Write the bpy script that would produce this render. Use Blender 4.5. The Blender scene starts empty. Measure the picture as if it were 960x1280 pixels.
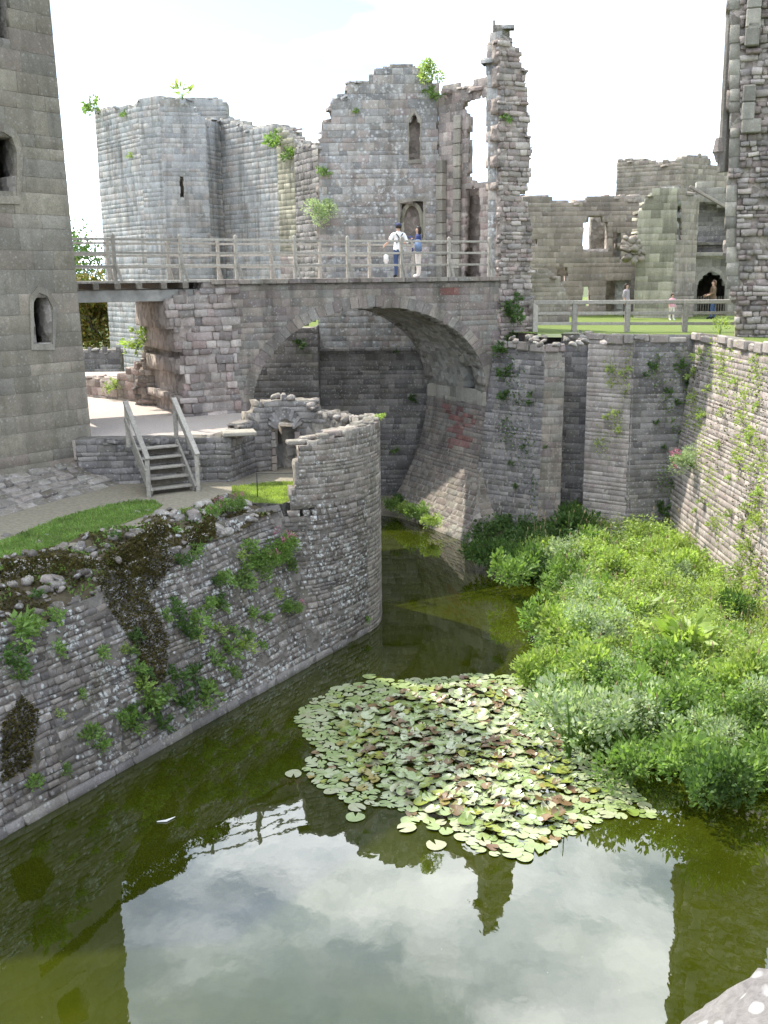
import bpy, bmesh, math, random
import numpy as np
from mathutils import Vector, Matrix, noise as mn
random.seed(7); rng = np.random.default_rng(7)
PI = math.pi
sc = bpy.context.scene
COL = sc.collection

# ------------------------------------------------------------------ camera
F = 1290.0; PITCH = math.radians(12.9); ROLL = 0.010; CZ = 8.8
_cp, _sp = math.cos(PITCH), math.sin(PITCH)
_f = np.array([0, _cp, -_sp]); _u0 = np.array([0, _sp, _cp]); _r0 = np.array([1., 0, 0])
_r = _r0*math.cos(ROLL) - _u0*math.sin(ROLL); _u = _u0*math.cos(ROLL) + _r0*math.sin(ROLL)
cd = bpy.data.cameras.new('camera'); cam = bpy.data.objects.new('camera', cd); COL.objects.link(cam)
cd.sensor_fit = 'VERTICAL'; cd.sensor_height = 36; cd.lens = F/1280*36; cd.clip_start = 0.1; cd.clip_end = 6000
cam.matrix_world = Matrix(((_r[0], _u[0], -_f[0], 0), (_r[1], _u[1], -_f[1], 0), (_r[2], _u[2], -_f[2], CZ), (0, 0, 0, 1)))
sc.camera = cam
sc.render.resolution_x = 768; sc.render.resolution_y = 1024

# ------------------------------------------------------------------ light
SUN_EL = math.radians(53)
SUN_H = np.array([-0.76, 0.65]); SUN_H /= np.linalg.norm(SUN_H)       # horizontal direction towards the sun
SV = Vector((SUN_H[0]*math.cos(SUN_EL), SUN_H[1]*math.cos(SUN_EL), math.sin(SUN_EL)))
sl = bpy.data.lights.new('sun', 'SUN'); sl.energy = 5.0; sl.angle = math.radians(0.6); sl.color = (1.0, 0.95, 0.86)
so = bpy.data.objects.new('sun', sl); COL.objects.link(so); so.rotation_euler = SV.to_track_quat('Z', 'Y').to_euler()
wd = bpy.data.worlds.new('World'); sc.world = wd; wd.use_nodes = True
nt = wd.node_tree; nt.nodes.clear()
def N(t, typ, **k):
    n = t.nodes.new(typ)
    for a, b in k.items(): setattr(n, a, b)
    return n
def L(t, a, b): t.links.new(a, b)
def mth(t, op, a, b=None, c=None, clamp=False):
    n = N(t, 'ShaderNodeMath', operation=op, use_clamp=clamp)
    for i, v in enumerate((a, b, c)):
        if v is None: continue
        if isinstance(v, (int, float)): n.inputs[i].default_value = v
        else: L(t, v, n.inputs[i])
    return n.outputs[0]
def mixc(t, f, a, b, bt='MIX'):
    n = N(t, 'ShaderNodeMix', data_type='RGBA', blend_type=bt)
    for s, v in ((n.inputs[0], f), (n.inputs[6], a), (n.inputs[7], b)):
        if isinstance(v, (int, float)): s.default_value = v
        elif isinstance(v, tuple): s.default_value = v if len(v) == 4 else (*v, 1)
        else: L(t, v, s)
    return n.outputs[2]
def ramp(t, f, stops):
    n = N(t, 'ShaderNodeValToRGB'); cr = n.color_ramp
    while len(cr.elements) < len(stops): cr.elements.new(0.5)
    for e, (p, c) in zip(cr.elements, stops):
        e.position = p; e.color = (c, c, c, 1) if isinstance(c, (int, float)) else (*c, 1)
    L(t, f, n.inputs[0]); return n.outputs[0]
def noise(t, vec, scale, detail=4, rough=.55, dist=0):
    n = N(t, 'ShaderNodeTexNoise'); n.inputs['Scale'].default_value = scale; n.inputs['Detail'].default_value = detail
    n.inputs['Roughness'].default_value = rough; n.inputs['Distortion'].default_value = dist
    if vec is not None: L(t, vec, n.inputs['Vector'])
    return n.outputs[0]
sky = N(nt, 'ShaderNodeTexSky', sky_type='NISHITA', sun_disc=False, sun_elevation=SUN_EL)
sky.sun_rotation = math.atan2(SUN_H[0], SUN_H[1])
sky.air_density = 1.0; sky.dust_density = 2.5
tc = N(nt, 'ShaderNodeTexCoord'); sx = N(nt, 'ShaderNodeSeparateXYZ'); L(nt, tc.outputs['Generated'], sx.inputs[0])
zz = mth(nt, 'ADD', mth(nt, 'MAXIMUM', sx.outputs[2], 0.0), 0.22)
cx = mth(nt, 'DIVIDE', sx.outputs[0], zz); cy = mth(nt, 'DIVIDE', sx.outputs[1], zz)
cb = N(nt, 'ShaderNodeCombineXYZ'); L(nt, cx, cb.inputs[0]); L(nt, cy, cb.inputs[1]); cb.inputs[2].default_value = 3.7
n1 = noise(nt, cb.outputs[0], 1.25, 9, .58, .3); n2 = noise(nt, cb.outputs[0], 4.2, 8, .6, .4)
cov = ramp(nt, n1, [(.36, 0.0), (.60, 1.0)])
body = ramp(nt, mth(nt, 'ADD', mth(nt, 'MULTIPLY', n1, .6), mth(nt, 'MULTIPLY', n2, .4)), [(.40, (8, 11.5, 17)), (.5, (17, 20, 24)), (.62, (46, 47, 48))])
low = mth(nt, 'SUBTRACT', 1.0, mth(nt, 'MULTIPLY', sx.outputs[2], 3.2), clamp=True)      # thin bright haze by the horizon
cov2 = mth(nt, 'MAXIMUM', cov, low)
bg = N(nt, 'ShaderNodeBackground'); bg.inputs[1].default_value = 0.083
skyc = mixc(nt, 1.0, sky.outputs[0], (1.5, 1.5, 1.5), 'MULTIPLY')
L(nt, mixc(nt, cov2, skyc, body), bg.inputs[0])
wo = N(nt, 'ShaderNodeOutputWorld'); L(nt, bg.outputs[0], wo.inputs[0])
sc.view_settings.view_transform = 'Standard'; sc.view_settings.look = 'None'
sc.view_settings.exposure = 0.8; sc.view_settings.gamma = 1.0

# ------------------------------------------------------------------ helpers
CC = np.array([0, 0, CZ])
def ray(x, y): return _f + _r*((x-480)/F) + _u*((640-y)/F)
def atz(x, y, z):
    d = ray(x, y); return CC + d*((z-CZ)/d[2])
def aty(x, y, Y):
    d = ray(x, y); return CC + d*(Y/d[1])
def lerp(a, b, t): return a + (b-a)*t
class Wall:
    """a straight wall: A -> B in plan, u along it, v = height; leans back by 'batter' per metre above zb"""
    def __init__(s, A, B, batter=0., zb=0.):
        s.A = np.array(A, float); s.B = np.array(B, float); s.L = np.linalg.norm(s.B-s.A)
        s.e = (s.B-s.A)/s.L; s.n = np.array([s.e[1], -s.e[0]]); s.bt = batter; s.zb = zb
    def __call__(s, u, v):
        p = s.A + s.e*u - s.n*(s.bt*(v-s.zb)); return np.array([p[0], p[1], v])
    def px(s, x, y):
        d = ray(x, y); M = np.array([[s.e[0], -s.n[0]*s.bt, -d[0]], [s.e[1], -s.n[1]*s.bt, -d[1]], [0, 1, -d[2]]])
        b = np.array([CC[0]-s.A[0]-s.n[0]*s.bt*s.zb, CC[1]-s.A[1]-s.n[1]*s.bt*s.zb, CC[2]])
        q = np.linalg.solve(M, b); return (q[0], q[1])
    def poly(s, pts): return [s.px(*p) for p in pts]
    def at(s, x, y): return s(*s.px(x, y))
def pin(poly, U, V):
    U = np.asarray(U, float); V = np.asarray(V, float); r = np.zeros(U.shape, bool); n = len(poly); j = n-1
    for i in range(n):
        xi, yi = poly[i]; xj, yj = poly[j]
        c = ((yi > V) != (yj > V)) & (U < (xj-xi)*(V-yi)/((yj-yi) or 1e-9)+xi); r ^= c; j = i
    return r
def mask(outer, holes=(), rag=0.0):
    def f(U, V):
        U = np.asarray(U, float); V = np.asarray(V, float)
        if rag: U = U + rag*np.sin(V*7.3+np.sin(U*5)*2); V = V + rag*np.sin(U*9.1+np.cos(V*4)*2)
        r = pin(outer, U, V) if outer is not None else np.ones(U.shape, bool)
        for h in holes: r &= ~pin(h, U, V)
        return r
    return f
def arched(u0, u1, v0, v1, rise, n=8, pointed=False):
    """opening polygon with a curved head"""
    p = [(u0, v0), (u1, v0)]; c = (u0+u1)/2; w = (u1-u0)/2
    for i in range(n+1):
        a = PI*i/n; k = math.sin(a)
        if pointed: k = k**.8*(1-.12*abs(math.cos(a))**2)
        p.append((c+w*math.cos(a), v1-rise+rise*k))
    return p
def rect(u0, u1, v0, v1): return [(u0, v0), (u1, v0), (u1, v1), (u0, v1)]

def mesh_np(name, V, Fc):
    """fast mesh from vertex array and an (n,k) face index array"""
    m = bpy.data.meshes.new(name); V = np.asarray(V, np.float32); Fc = np.asarray(Fc, np.int32); k = Fc.shape[1]
    m.vertices.add(len(V)); m.vertices.foreach_set('co', V.ravel())
    m.loops.add(Fc.size); m.loops.foreach_set('vertex_index', Fc.ravel())
    m.polygons.add(len(Fc)); m.polygons.foreach_set('loop_start', np.arange(0, Fc.size, k, dtype=np.int32))
    m.update(calc_edges=True); m.validate(); return m
def put(name, mesh, mat, parent=None, smooth=False, kind=None):
    o = bpy.data.objects.new(name, mesh); COL.objects.link(o)
    if mat is not None and len(mesh.materials) == 0: mesh.materials.append(MAT[mat] if isinstance(mat, str) else mat)
    if parent is not None:
        o.parent = parent; o.matrix_parent_inverse = INV.get(parent.name, Matrix.Identity(4))
    if smooth: mesh.polygons.foreach_set('use_smooth', np.ones(len(mesh.polygons), bool))
    if kind: o['kind'] = kind
    return o
INV = {}
def tag(o, label, cat, group=None, kind=None):
    o['label'] = label; o['category'] = cat
    if group: o['group'] = group
    if kind: o['kind'] = kind
    return o
def thing(name, label, cat, loc=(0, 0, 0), group=None):
    o = bpy.data.objects.new(name, None); COL.objects.link(o); o.empty_display_size = .2
    o.location = Vector([float(c) for c in loc]); INV[o.name] = Matrix.Translation(-o.location)
    return tag(o, label, cat, group)
class MB:
    def __init__(s): s.v = []; s.f = []
    def add(s, V, Fc):
        b = len(s.v); s.v += [tuple(map(float, p)) for p in V]; s.f += [tuple(i+b for i in f) for f in Fc]
    def obox(s, c, X, Y, Z):
        """box: centre and three half-axis vectors"""
        c, X, Y, Z = (np.array(q, float) for q in (c, X, Y, Z)); V = []
        for k in (-1, 1):
            for j in (-1, 1):
                for i in (-1, 1): V.append(c+X*i+Y*j+Z*k)
        s.add(V, [(0, 2, 3, 1), (4, 5, 7, 6), (0, 1, 5, 4), (2, 6, 7, 3), (0, 4, 6, 2), (1, 3, 7, 5)])
    def bar(s, a, b, w, h, up=(0, 0, 1)):
        a, b = np.array(a, float), np.array(b, float); d = b-a; l = np.linalg.norm(d); d /= l
        sd = np.cross(d, up); sd /= np.linalg.norm(sd); u = np.cross(sd, d)
        s.obox((a+b)/2, d*l/2, sd*w/2, u*h/2)
    def tube(s, pts, rad, n=7):
        pts = [np.array(p, float) for p in pts]; b = len(s.v); R = []
        for i, p in enumerate(pts):
            d = pts[min(i+1, len(pts)-1)]-pts[max(i-1, 0)]; d /= np.linalg.norm(d)+1e-9
            a = np.cross(d, (0, 0, 1) if abs(d[2]) < .9 else (1, 0, 0)); a /= np.linalg.norm(a); c = np.cross(d, a)
            r = rad[i] if hasattr(rad, '__len__') else rad
            R += [p+(a*math.cos(2*PI*k/n)+c*math.sin(2*PI*k/n))*r for k in range(n)]
        Fc = [(i*n+k, i*n+(k+1) % n, (i+1)*n+(k+1) % n, (i+1)*n+k) for i in range(len(pts)-1) for k in range(n)]
        Fc += [tuple(range(n-1, -1, -1)), tuple((len(pts)-1)*n+k for k in range(n))]
        s.add(R, Fc)
    def mesh(s, name, bevel=0):
        m = bpy.data.meshes.new(name); m.from_pydata(s.v, [], s.f)
        if bevel:
            bm = bmesh.new(); bm.from_mesh(m)
            bmesh.ops.bevel(bm, geom=list(bm.edges), offset=bevel, segments=1, affect='EDGES'); bm.to_mesh(m); bm.free()
        m.update(); return m
    def build(s, name, mat, parent=None, bevel=0, smooth=False, kind=None):
        return put(name, s.mesh(name, bevel), mat, parent, smooth, kind)

# ------------------------------------------------------------------ materials
MAT = {}
def newmat(name):
    m = bpy.data.materials.new(name); m.use_nodes = True; t = m.node_tree; t.nodes.clear()
    o = N(t, 'ShaderNodeOutputMaterial'); b = N(t, 'ShaderNodeBsdfPrincipled'); L(t, b.outputs[0], o.inputs[0])
    MAT[name] = m; return m, t, b, o
def bump(t, b, h, dist=.02, strength=1.):
    n = N(t, 'ShaderNodeBump'); n.inputs['Distance'].default_value = dist; n.inputs['Strength'].default_value = strength
    L(t, h, n.inputs['Height']); L(t, n.outputs[0], b.inputs['Normal'])
def rnd(t):
    oi = N(t, 'ShaderNodeObjectInfo'); g = N(t, 'ShaderNodeNewGeometry')
    return mth(t, 'FRACT', mth(t, 'ADD', oi.outputs['Random'], g.outputs['Random Per Island'])), g
def stone_mat(name, cols, lichen=.25, lcol=(.5, .5, .46), lsc=9, dirt=.5, dcol=(.05, .045, .035), moss=.25, mcol=(.055, .065, .018), streak=.3, bmp=.02, var=1.0, lite=(.62, 1.28), lcov=0.):
    m, t, b, o = newmat(name); r, g = rnd(t); P = g.outputs['Position']
    n = len(cols); c = ramp(t, mth(t, 'ADD', mth(t, 'MULTIPLY', r, var), .5-.5*var), [(i/(n-1), cols[i]) for i in range(n)])
    r2 = mth(t, 'FRACT', mth(t, 'MULTIPLY', r, 37.7))
    c = mixc(t, 1.0, c, ramp(t, r2, [(0, lite[0]), (1, lite[1])]), 'MULTIPLY')
    fine = noise(t, P, 38, 6, .65); mid = noise(t, P, 6, 5, .6); big = noise(t, P, .7, 4, .6)
    c = mixc(t, 1.0, c, ramp(t, fine, [(.3, .72), (.7, 1.22)]), 'MULTIPLY')
    c = mixc(t, 1.0, c, ramp(t, mid, [(.3, .8), (.7, 1.16)]), 'MULTIPLY')
    # water streaks
    mp = N(t, 'ShaderNodeMapping'); mp.inputs['Scale'].default_value = (1.6, 1.6, .16); L(t, P, mp.inputs[0])
    st = ramp(t, noise(t, mp.outputs[0], 1.5, 5, .6), [(.48, 0.0), (.68, 1.0)])
    c = mixc(t, mth(t, 'MULTIPLY', st, streak), c, dcol)
    dm = ramp(t, mth(t, 'ADD', mth(t, 'MULTIPLY', big, .7), mth(t, 'MULTIPLY', mid, .3)), [(.46, 0.0), (.66, 1.0)])
    c = mixc(t, mth(t, 'MULTIPLY', dm, dirt), c, dcol)
    # lichen rosettes
    vo = N(t, 'ShaderNodeTexVoronoi'); vo.inputs['Scale'].default_value = lsc; L(t, P, vo.inputs['Vector'])
    lm = mth(t, 'MULTIPLY', ramp(t, mth(t, 'ADD', vo.outputs['Distance'], mth(t, 'MULTIPLY', fine, .35)), [(.34, 1.0), (.5, 0.0)]), ramp(t, noise(t, P, 2.3, 5, .7), [(.42, 0.0), (.55, 1.0)]))
    lm = mth(t, 'MAXIMUM', lm, mth(t, 'MULTIPLY', ramp(t, noise(t, P, lsc*1.1, 6, .75), [(.57-lcov, 0.0), (.64-lcov, 1.0)]), ramp(t, noise(t, P, .8, 4, .6), [(.42-lcov, 0.0), (.58-lcov, 1.0)])))
    c = mixc(t, mth(t, 'MULTIPLY', lm, lichen), c, lcol)
    # moss on ledges
    sn = N(t, 'ShaderNodeSeparateXYZ'); L(t, g.outputs['True Normal'], sn.inputs[0])
    mm = mth(t, 'MULTIPLY', ramp(t, sn.outputs[2], [(.35, 0.0), (.8, 1.0)]), ramp(t, mid, [(.4, 0.0), (.6, 1.0)]))
    mm = mth(t, 'MAXIMUM', mm, mth(t, 'MULTIPLY', ramp(t, noise(t, P, 1.1, 6, .7), [(.56, 0.0), (.68, 1.0)]), .8))
    c = mixc(t, mth(t, 'MULTIPLY', mm, moss), c, mcol)
    L(t, c, b.inputs['Base Color']); b.inputs['Roughness'].default_value = .92; b.inputs['Specular IOR Level'].default_value = .2
    bump(t, b, mth(t, 'ADD', mth(t, 'MULTIPLY', fine, .6), mth(t, 'MULTIPLY', noise(t, P, 13, 4, .6), 1.0)), bmp*.55)
    return m
stone_mat('s_tower', [(.225, .2, .155), (.26, .228, .175), (.235, .215, .178), (.27, .235, .18), (.235, .195, .16)], lichen=.2, lite=(.8, 1.14), dirt=.45, moss=.25)
stone_mat('s_revet', [(.14, .12, .11), (.21, .18, .16), (.165, .15, .145), (.24, .205, .18), (.28, .255, .23)], lcov=.05, lichen=.95, lcol=(.5, .51, .49), lsc=7.5, dirt=.5, moss=.5, mcol=(.06, .05, .014), bmp=.03)
stone_mat('s_turret', [(.19, .165, .15), (.28, .245, .21), (.24, .215, .195), (.31, .27, .23), (.25, .2, .175)], lcov=.02, lichen=.6, lsc=9, dirt=.45, moss=.35, bmp=.028)
stone_mat('s_bridge', [(.23, .185, .165), (.27, .23, .19), (.25, .235, .205), (.2, .16, .15), (.3, .255, .21)], lite=(.82, 1.14), lichen=.3, dirt=.45, moss=.35, streak=.6)
stone_mat('s_pale', [(.27, .25, .21), (.33, .3, .25), (.3, .28, .24), (.36, .33, .27)], lichen=.25, dirt=.35, moss=.25)
stone_mat('s_gate', [(.31, .32, .32), (.38, .375, .36), (.34, .34, .34), (.41, .39, .36), (.36, .33, .31)], lichen=.4, lsc=5, dirt=.3, moss=.25, streak=.5, lite=(.84, 1.12))
stone_mat('s_hall', [(.25, .245, .24), (.34, .325, .3), (.29, .285, .28), (.37, .335, .295), (.31, .26, .245)], lcov=.03, lichen=.75, lcol=(.52, .53, .52), lsc=5, dirt=.3, moss=.2, streak=.4, lite=(.76, 1.18))
stone_mat('s_rubble', [(.28, .22, .2), (.42, .35, .31), (.33, .285, .26), (.46, .4, .35), (.28, .25, .235), (.36, .27, .24)], lichen=.4, dirt=.45, moss=.2, bmp=.04)
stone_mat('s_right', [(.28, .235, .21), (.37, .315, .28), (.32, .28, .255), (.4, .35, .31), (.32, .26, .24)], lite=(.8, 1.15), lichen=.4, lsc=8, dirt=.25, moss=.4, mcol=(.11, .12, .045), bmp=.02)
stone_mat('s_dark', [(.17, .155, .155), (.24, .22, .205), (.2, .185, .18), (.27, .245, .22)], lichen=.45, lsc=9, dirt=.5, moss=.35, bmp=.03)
stone_mat('s_back', [(.24, .2, .17), (.32, .265, .215), (.28, .24, .205), (.35, .3, .24)], lite=(.8, 1.15), lichen=.25, lsc=4, dirt=.4, moss=.25)
stone_mat('s_brick', [(.21, .1, .085), (.27, .14, .12), (.18, .095, .09), (.3, .18, .15)], lichen=.25, dirt=.35, moss=.05)
stone_mat('s_plaster', [(.33, .31, .23), (.37, .34, .26), (.35, .33, .25)], lichen=.1, dirt=.35, moss=.25, streak=.5)
stone_mat('boulder', [(.27, .255, .245), (.33, .31, .3), (.22, .2, .195)], lichen=.8, lcol=(.5, .5, .48), lsc=16, dirt=.3, moss=.1, bmp=.03)
stone_mat('s_loose', [(.2, .17, .15), (.33, .3, .27), (.26, .22, .2), (.4, .37, .33)], lichen=.6, lsc=10, dirt=.3, moss=.5, mcol=(.065, .055, .015), bmp=.03)
def core_mat(name, c1, c2, moss=.3):
    m, t, b, o = newmat(name); g = N(t, 'ShaderNodeNewGeometry'); P = g.outputs['Position']
    a = noise(t, P, 9, 6, .65); big = noise(t, P, 1.3, 4, .6); c = mixc(t, a, c1, c2)
    c = mixc(t, mth(t, 'MULTIPLY', ramp(t, big, [(.5, 0.0), (.65, 1.0)]), moss), c, (.055, .055, .02))
    vo = N(t, 'ShaderNodeTexVoronoi'); vo.inputs['Scale'].default_value = 4.5; L(t, P, vo.inputs['Vector'])
    c = mixc(t, 1.0, c, ramp(t, vo.outputs['Color'], [(.2, .72), (.8, 1.2)]), 'MULTIPLY')
    L(t, c, b.inputs['Base Color']); b.inputs['Roughness'].default_value = .95; b.inputs['Specular IOR Level'].default_value = .15
    bump(t, b, mth(t, 'ADD', a, vo.outputs['Distance']), .06)
core_mat('mortar', (.2, .18, .155), (.3, .27, .235))
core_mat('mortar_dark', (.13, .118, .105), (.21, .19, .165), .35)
core_mat('mortar_pale', (.26, .25, .225), (.37, .35, .31), .2)
core_mat('mortar_pink', (.25, .205, .18), (.38, .325, .28), .2)
def plain(name, col, rough=.8, var=.25, sc_=12, bmp=.01, stretch=None, spec=.3):
    m, t, b, o = newmat(name); r, g = rnd(t); P = g.outputs['Position']
    if stretch:
        tcx = N(t, 'ShaderNodeTexCoord'); mp = N(t, 'ShaderNodeMapping'); mp.inputs['Scale'].default_value = stretch; L(t, tcx.outputs['Object'], mp.inputs[0]); P = mp.outputs[0]
    a = noise(t, P, sc_, 5, .6); c = mixc(t, 1.0, (*col, 1), ramp(t, a, [(.25, 1-var), (.75, 1+var)]), 'MULTIPLY')
    c = mixc(t, 1.0, c, ramp(t, r, [(0, 1-var*.6), (1, 1+var*.6)]), 'MULTIPLY')
    L(t, c, b.inputs['Base Color']); b.inputs['Roughness'].default_value = rough; b.inputs['Specular IOR Level'].default_value = spec
    if bmp: bump(t, b, a, bmp)
plain('wood', (.29, .265, .225), .85, .3, 14, .006); plain('wood_old', (.27, .25, .215), .9, .35, 14, .006)
plain('wood_dark', (.15, .13, .105), .9, .35, 14, .006); plain('girder', (.27, .26, .235), .8, .25, 5, .004)
plain('iron', (.05, .05, .05), .6, .2, 20, 0); plain('gravel', (.36, .31, .27), .95, .22, 22, .02)
plain('path_soil', (.17, .15, .11), .95, .3, 12, .02); plain('soil', (.075, .06, .035), .95, .35, 6, .05)
plain('bed', (.05, .05, .015), .95, .3, 2, 0); plain('stalk', (.3, .24, .13), .9, .3, 20, 0); plain('far_ground', (.09, .11, .04), .95, .35, .3, 0)
plain('skin', (.5, .31, .23), .6, .06, 30, 0); plain('hair_dark', (.02, .015, .012), .6, .2, 60, 0); plain('hair_brown', (.1, .055, .03), .6, .2, 60, 0)
plain('cloth_white', (.72, .7, .68), .85, .08, 25, 0); plain('cloth_denim', (.05, .075, .15), .9, .15, 40, 0); plain('cloth_navy', (.035, .045, .12), .9, .15, 30, 0)
plain('cloth_pink', (.62, .3, .36), .85, .08, 25, 0); plain('cloth_cream', (.62, .56, .5), .85, .08, 25, 0); plain('cloth_brown', (.14, .09, .055), .9, .15, 30, 0)
plain('cloth_black', (.015, .015, .018), .85, .2, 30, 0); plain('cloth_blue', (.16, .22, .34), .9, .15, 30, 0); plain('cloth_grey', (.3, .26, .27), .9, .1, 30, 0)
def lawn_mat():
    m, t, b, o = newmat('lawn'); g = N(t, 'ShaderNodeNewGeometry'); P = g.outputs['Position']
    a = noise(t, P, 45, 5, .7); c = mixc(t, ramp(t, a, [(.3, 0.0), (.7, 1.0)]), (.085, .125, .025), (.16, .21, .05))
    c = mixc(t, ramp(t, noise(t, P, 2.2, 4, .6), [(.45, 0.0), (.7, .6)]), c, (.16, .17, .05))
    L(t, c, b.inputs['Base Color']); b.inputs['Roughness'].default_value = .9; b.inputs['Specular IOR Level'].default_value = .2
    bump(t, b, a, .04)
lawn_mat()
def leaf_mat(name, cols, trans=.45, rough=.5):
    m, t, b, o = newmat(name); r, g = rnd(t); n = len(cols); c = ramp(t, r, [(i/(n-1), cols[i]) for i in range(n)])
    c = mixc(t, 1.0, c, ramp(t, noise(t, g.outputs['Position'], 1.7, 4, .6), [(.3, .6), (.7, 1.35)]), 'MULTIPLY')
    L(t, c, b.inputs['Base Color']); b.inputs['Roughness'].default_value = rough; b.inputs['Specular IOR Level'].default_value = .35
    tr = N(t, 'ShaderNodeBsdfTranslucent'); L(t, mixc(t, 1.0, c, (1.3, 1.4, .8), 'MULTIPLY'), tr.inputs[0])
    mx = N(t, 'ShaderNodeMixShader'); mx.inputs[0].default_value = trans
    L(t, b.outputs[0], mx.inputs[1]); L(t, tr.outputs[0], mx.inputs[2]); L(t, mx.outputs[0], o.inputs[0])
leaf_mat('leaf', [(.1, .18, .035), (.16, .26, .06), (.22, .33, .09), (.13, .22, .045), (.27, .36, .14)])
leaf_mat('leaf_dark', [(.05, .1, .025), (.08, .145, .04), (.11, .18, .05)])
leaf_mat('leaf_lime', [(.2, .3, .05), (.29, .39, .085), (.35, .43, .13), (.23, .33, .065), (.4, .46, .22)])
leaf_mat('leaf_pale', [(.3, .37, .22), (.42, .47, .35), (.22, .32, .13), (.36, .42, .28)])
leaf_mat('leaf_grass', [(.22, .31, .06), (.32, .39, .1), (.27, .33, .09)])
leaf_mat('moss_brown', [(.05, .04, .01), (.085, .065, .015), (.06, .06, .012), (.10, .085, .02)], .15, .9)
leaf_mat('leaf_autumn', [(.07, .1, .02), (.2, .13, .03), (.12, .14, .03)])
leaf_mat('petal_pink', [(.4, .14, .22), (.46, .2, .28), (.36, .11, .18)], .3)
leaf_mat('petal_white', [(.6, .6, .55), (.7, .7, .62)], .3)
def pad_mat(name, cols, rough, spec=.5):
    m, t, b, o = newmat(name); r, g = rnd(t); n = len(cols)
    c = ramp(t, r, [(i/(n-1), cols[i]) for i in range(n)])
    c = mixc(t, 1.0, c, ramp(t, noise(t, g.outputs['Position'], 18, 4, .6), [(.3, .82), (.7, 1.15)]), 'MULTIPLY')
    c = mixc(t, mth(t, 'MULTIPLY', ramp(t, noise(t, g.outputs['Position'], 9, 5, .7), [(.58, 0.0), (.68, 1.0)]), .6), c, (.13, .075, .04))
    bk = mixc(t, g.outputs['Backfacing'], c, (.14, .05, .045)); L(t, bk, b.inputs['Base Color'])
    b.inputs['Roughness'].default_value = rough; b.inputs['Specular IOR Level'].default_value = spec
    bump(t, b, noise(t, g.outputs['Position'], 14, 3, .5), .006)
pad_mat('pad', [(.15, .2, .06), (.23, .28, .12), (.18, .23, .075), (.28, .31, .18), (.24, .24, .14)], .32, .8)
pad_mat('pad_yellow', [(.16, .2, .03), (.22, .23, .04), (.11, .17, .03), (.2, .15, .04)], .35)
pad_mat('pad_red', [(.12, .065, .03), (.11, .075, .03), (.16, .1, .045), (.1, .055, .03)], .38)
def water_mat():
    m, t, b, o = newmat('water'); g = N(t, 'ShaderNodeNewGeometry'); P = g.outputs['Position']
    c = mixc(t, ramp(t, noise(t, P, .35, 4, .6), [(.35, 0.0), (.65, 1.0)]), (.0165, .0215, .0012), (.027, .032, .002))
    spk = ramp(t, noise(t, P, 26, 2, .5), [(.77, 0.0), (.8, 1.0)])
    c = mixc(t, mth(t, 'MULTIPLY', spk, .5), c, (.35, .36, .25))
    L(t, c, b.inputs['Base Color']); b.inputs['Roughness'].default_value = .015; b.inputs['IOR'].default_value = 1.75
    mp = N(t, 'ShaderNodeMapping'); mp.inputs['Scale'].default_value = (1, .6, 1); L(t, P, mp.inputs[0])
    bump(t, b, mth(t, 'ADD', noise(t, mp.outputs[0], 2.2, 2, .5), mth(t, 'MULTIPLY', noise(t, mp.outputs[0], 7, 2, .5), .2)), .0018)
water_mat()

# ------------------------------------------------------------------ masonry
TPL = []
def mk_tpl(rough, rise=.25):
    out = []
    for k in range(8):
        j = lambda s: rng.uniform(-s, s)
        cs = [(-.5, -.5), (.5, -.5), (.5, .5), (-.5, .5)]; V = []
        c2 = [(x*(1+j(rough*.9)), y*(1+j(rough*1.1))) for x, y in cs]
        for x, y in c2: V.append((x, y, -1.0))
        for x, y in c2: V.append((x, y, 0-abs(j(.02+rough*.4))))
        ins = .018+rough*.42
        for x, y in c2: V.append((x*(1-ins*1.0-abs(j(rough))), y*(1-ins*.9-abs(j(rough*.6))), rise+j(.5*rough)))
        Fc = [(i, (i+1) % 4, 4+(i+1) % 4, 4+i) for i in range(4)]+[(4+i, 4+(i+1) % 4, 8+(i+1) % 4, 8+i) for i in range(4)]+[(8, 9, 10, 11)]
        out.append((np.array(V), np.array(Fc)))
    return out
TPLS = {'ashlar': mk_tpl(.008, .02), 'block': mk_tpl(.035, .03), 'rubble': mk_tpl(.13, .07)}
TMESH = {}
def tpl_mesh(style, i, mat):
    k = (style, i, mat)
    if k not in TMESH:
        V, Fc = TPLS[style][i]; m = mesh_np('stone', V, Fc); m.materials.append(MAT[mat]); TMESH[k] = m
    return TMESH[k]
VIEW = np.array([0., 0, 8.8])
def basis(S, u, v, ref, flip):
    p = S(u, v); T = S(u+.02, v)-S(u-.02, v); T /= np.linalg.norm(T); V = S(u, v+.02)-S(u, v-.02); V /= np.linalg.norm(V)
    n = np.cross(T, V); n /= np.linalg.norm(n)
    if flip is None:
        if n @ (ref-p) < 0: n = -n
    elif flip: n = -n
    V = np.cross(n, T) if np.cross(n, T) @ V > 0 else np.cross(T, n); return p, T, V, n
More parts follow.
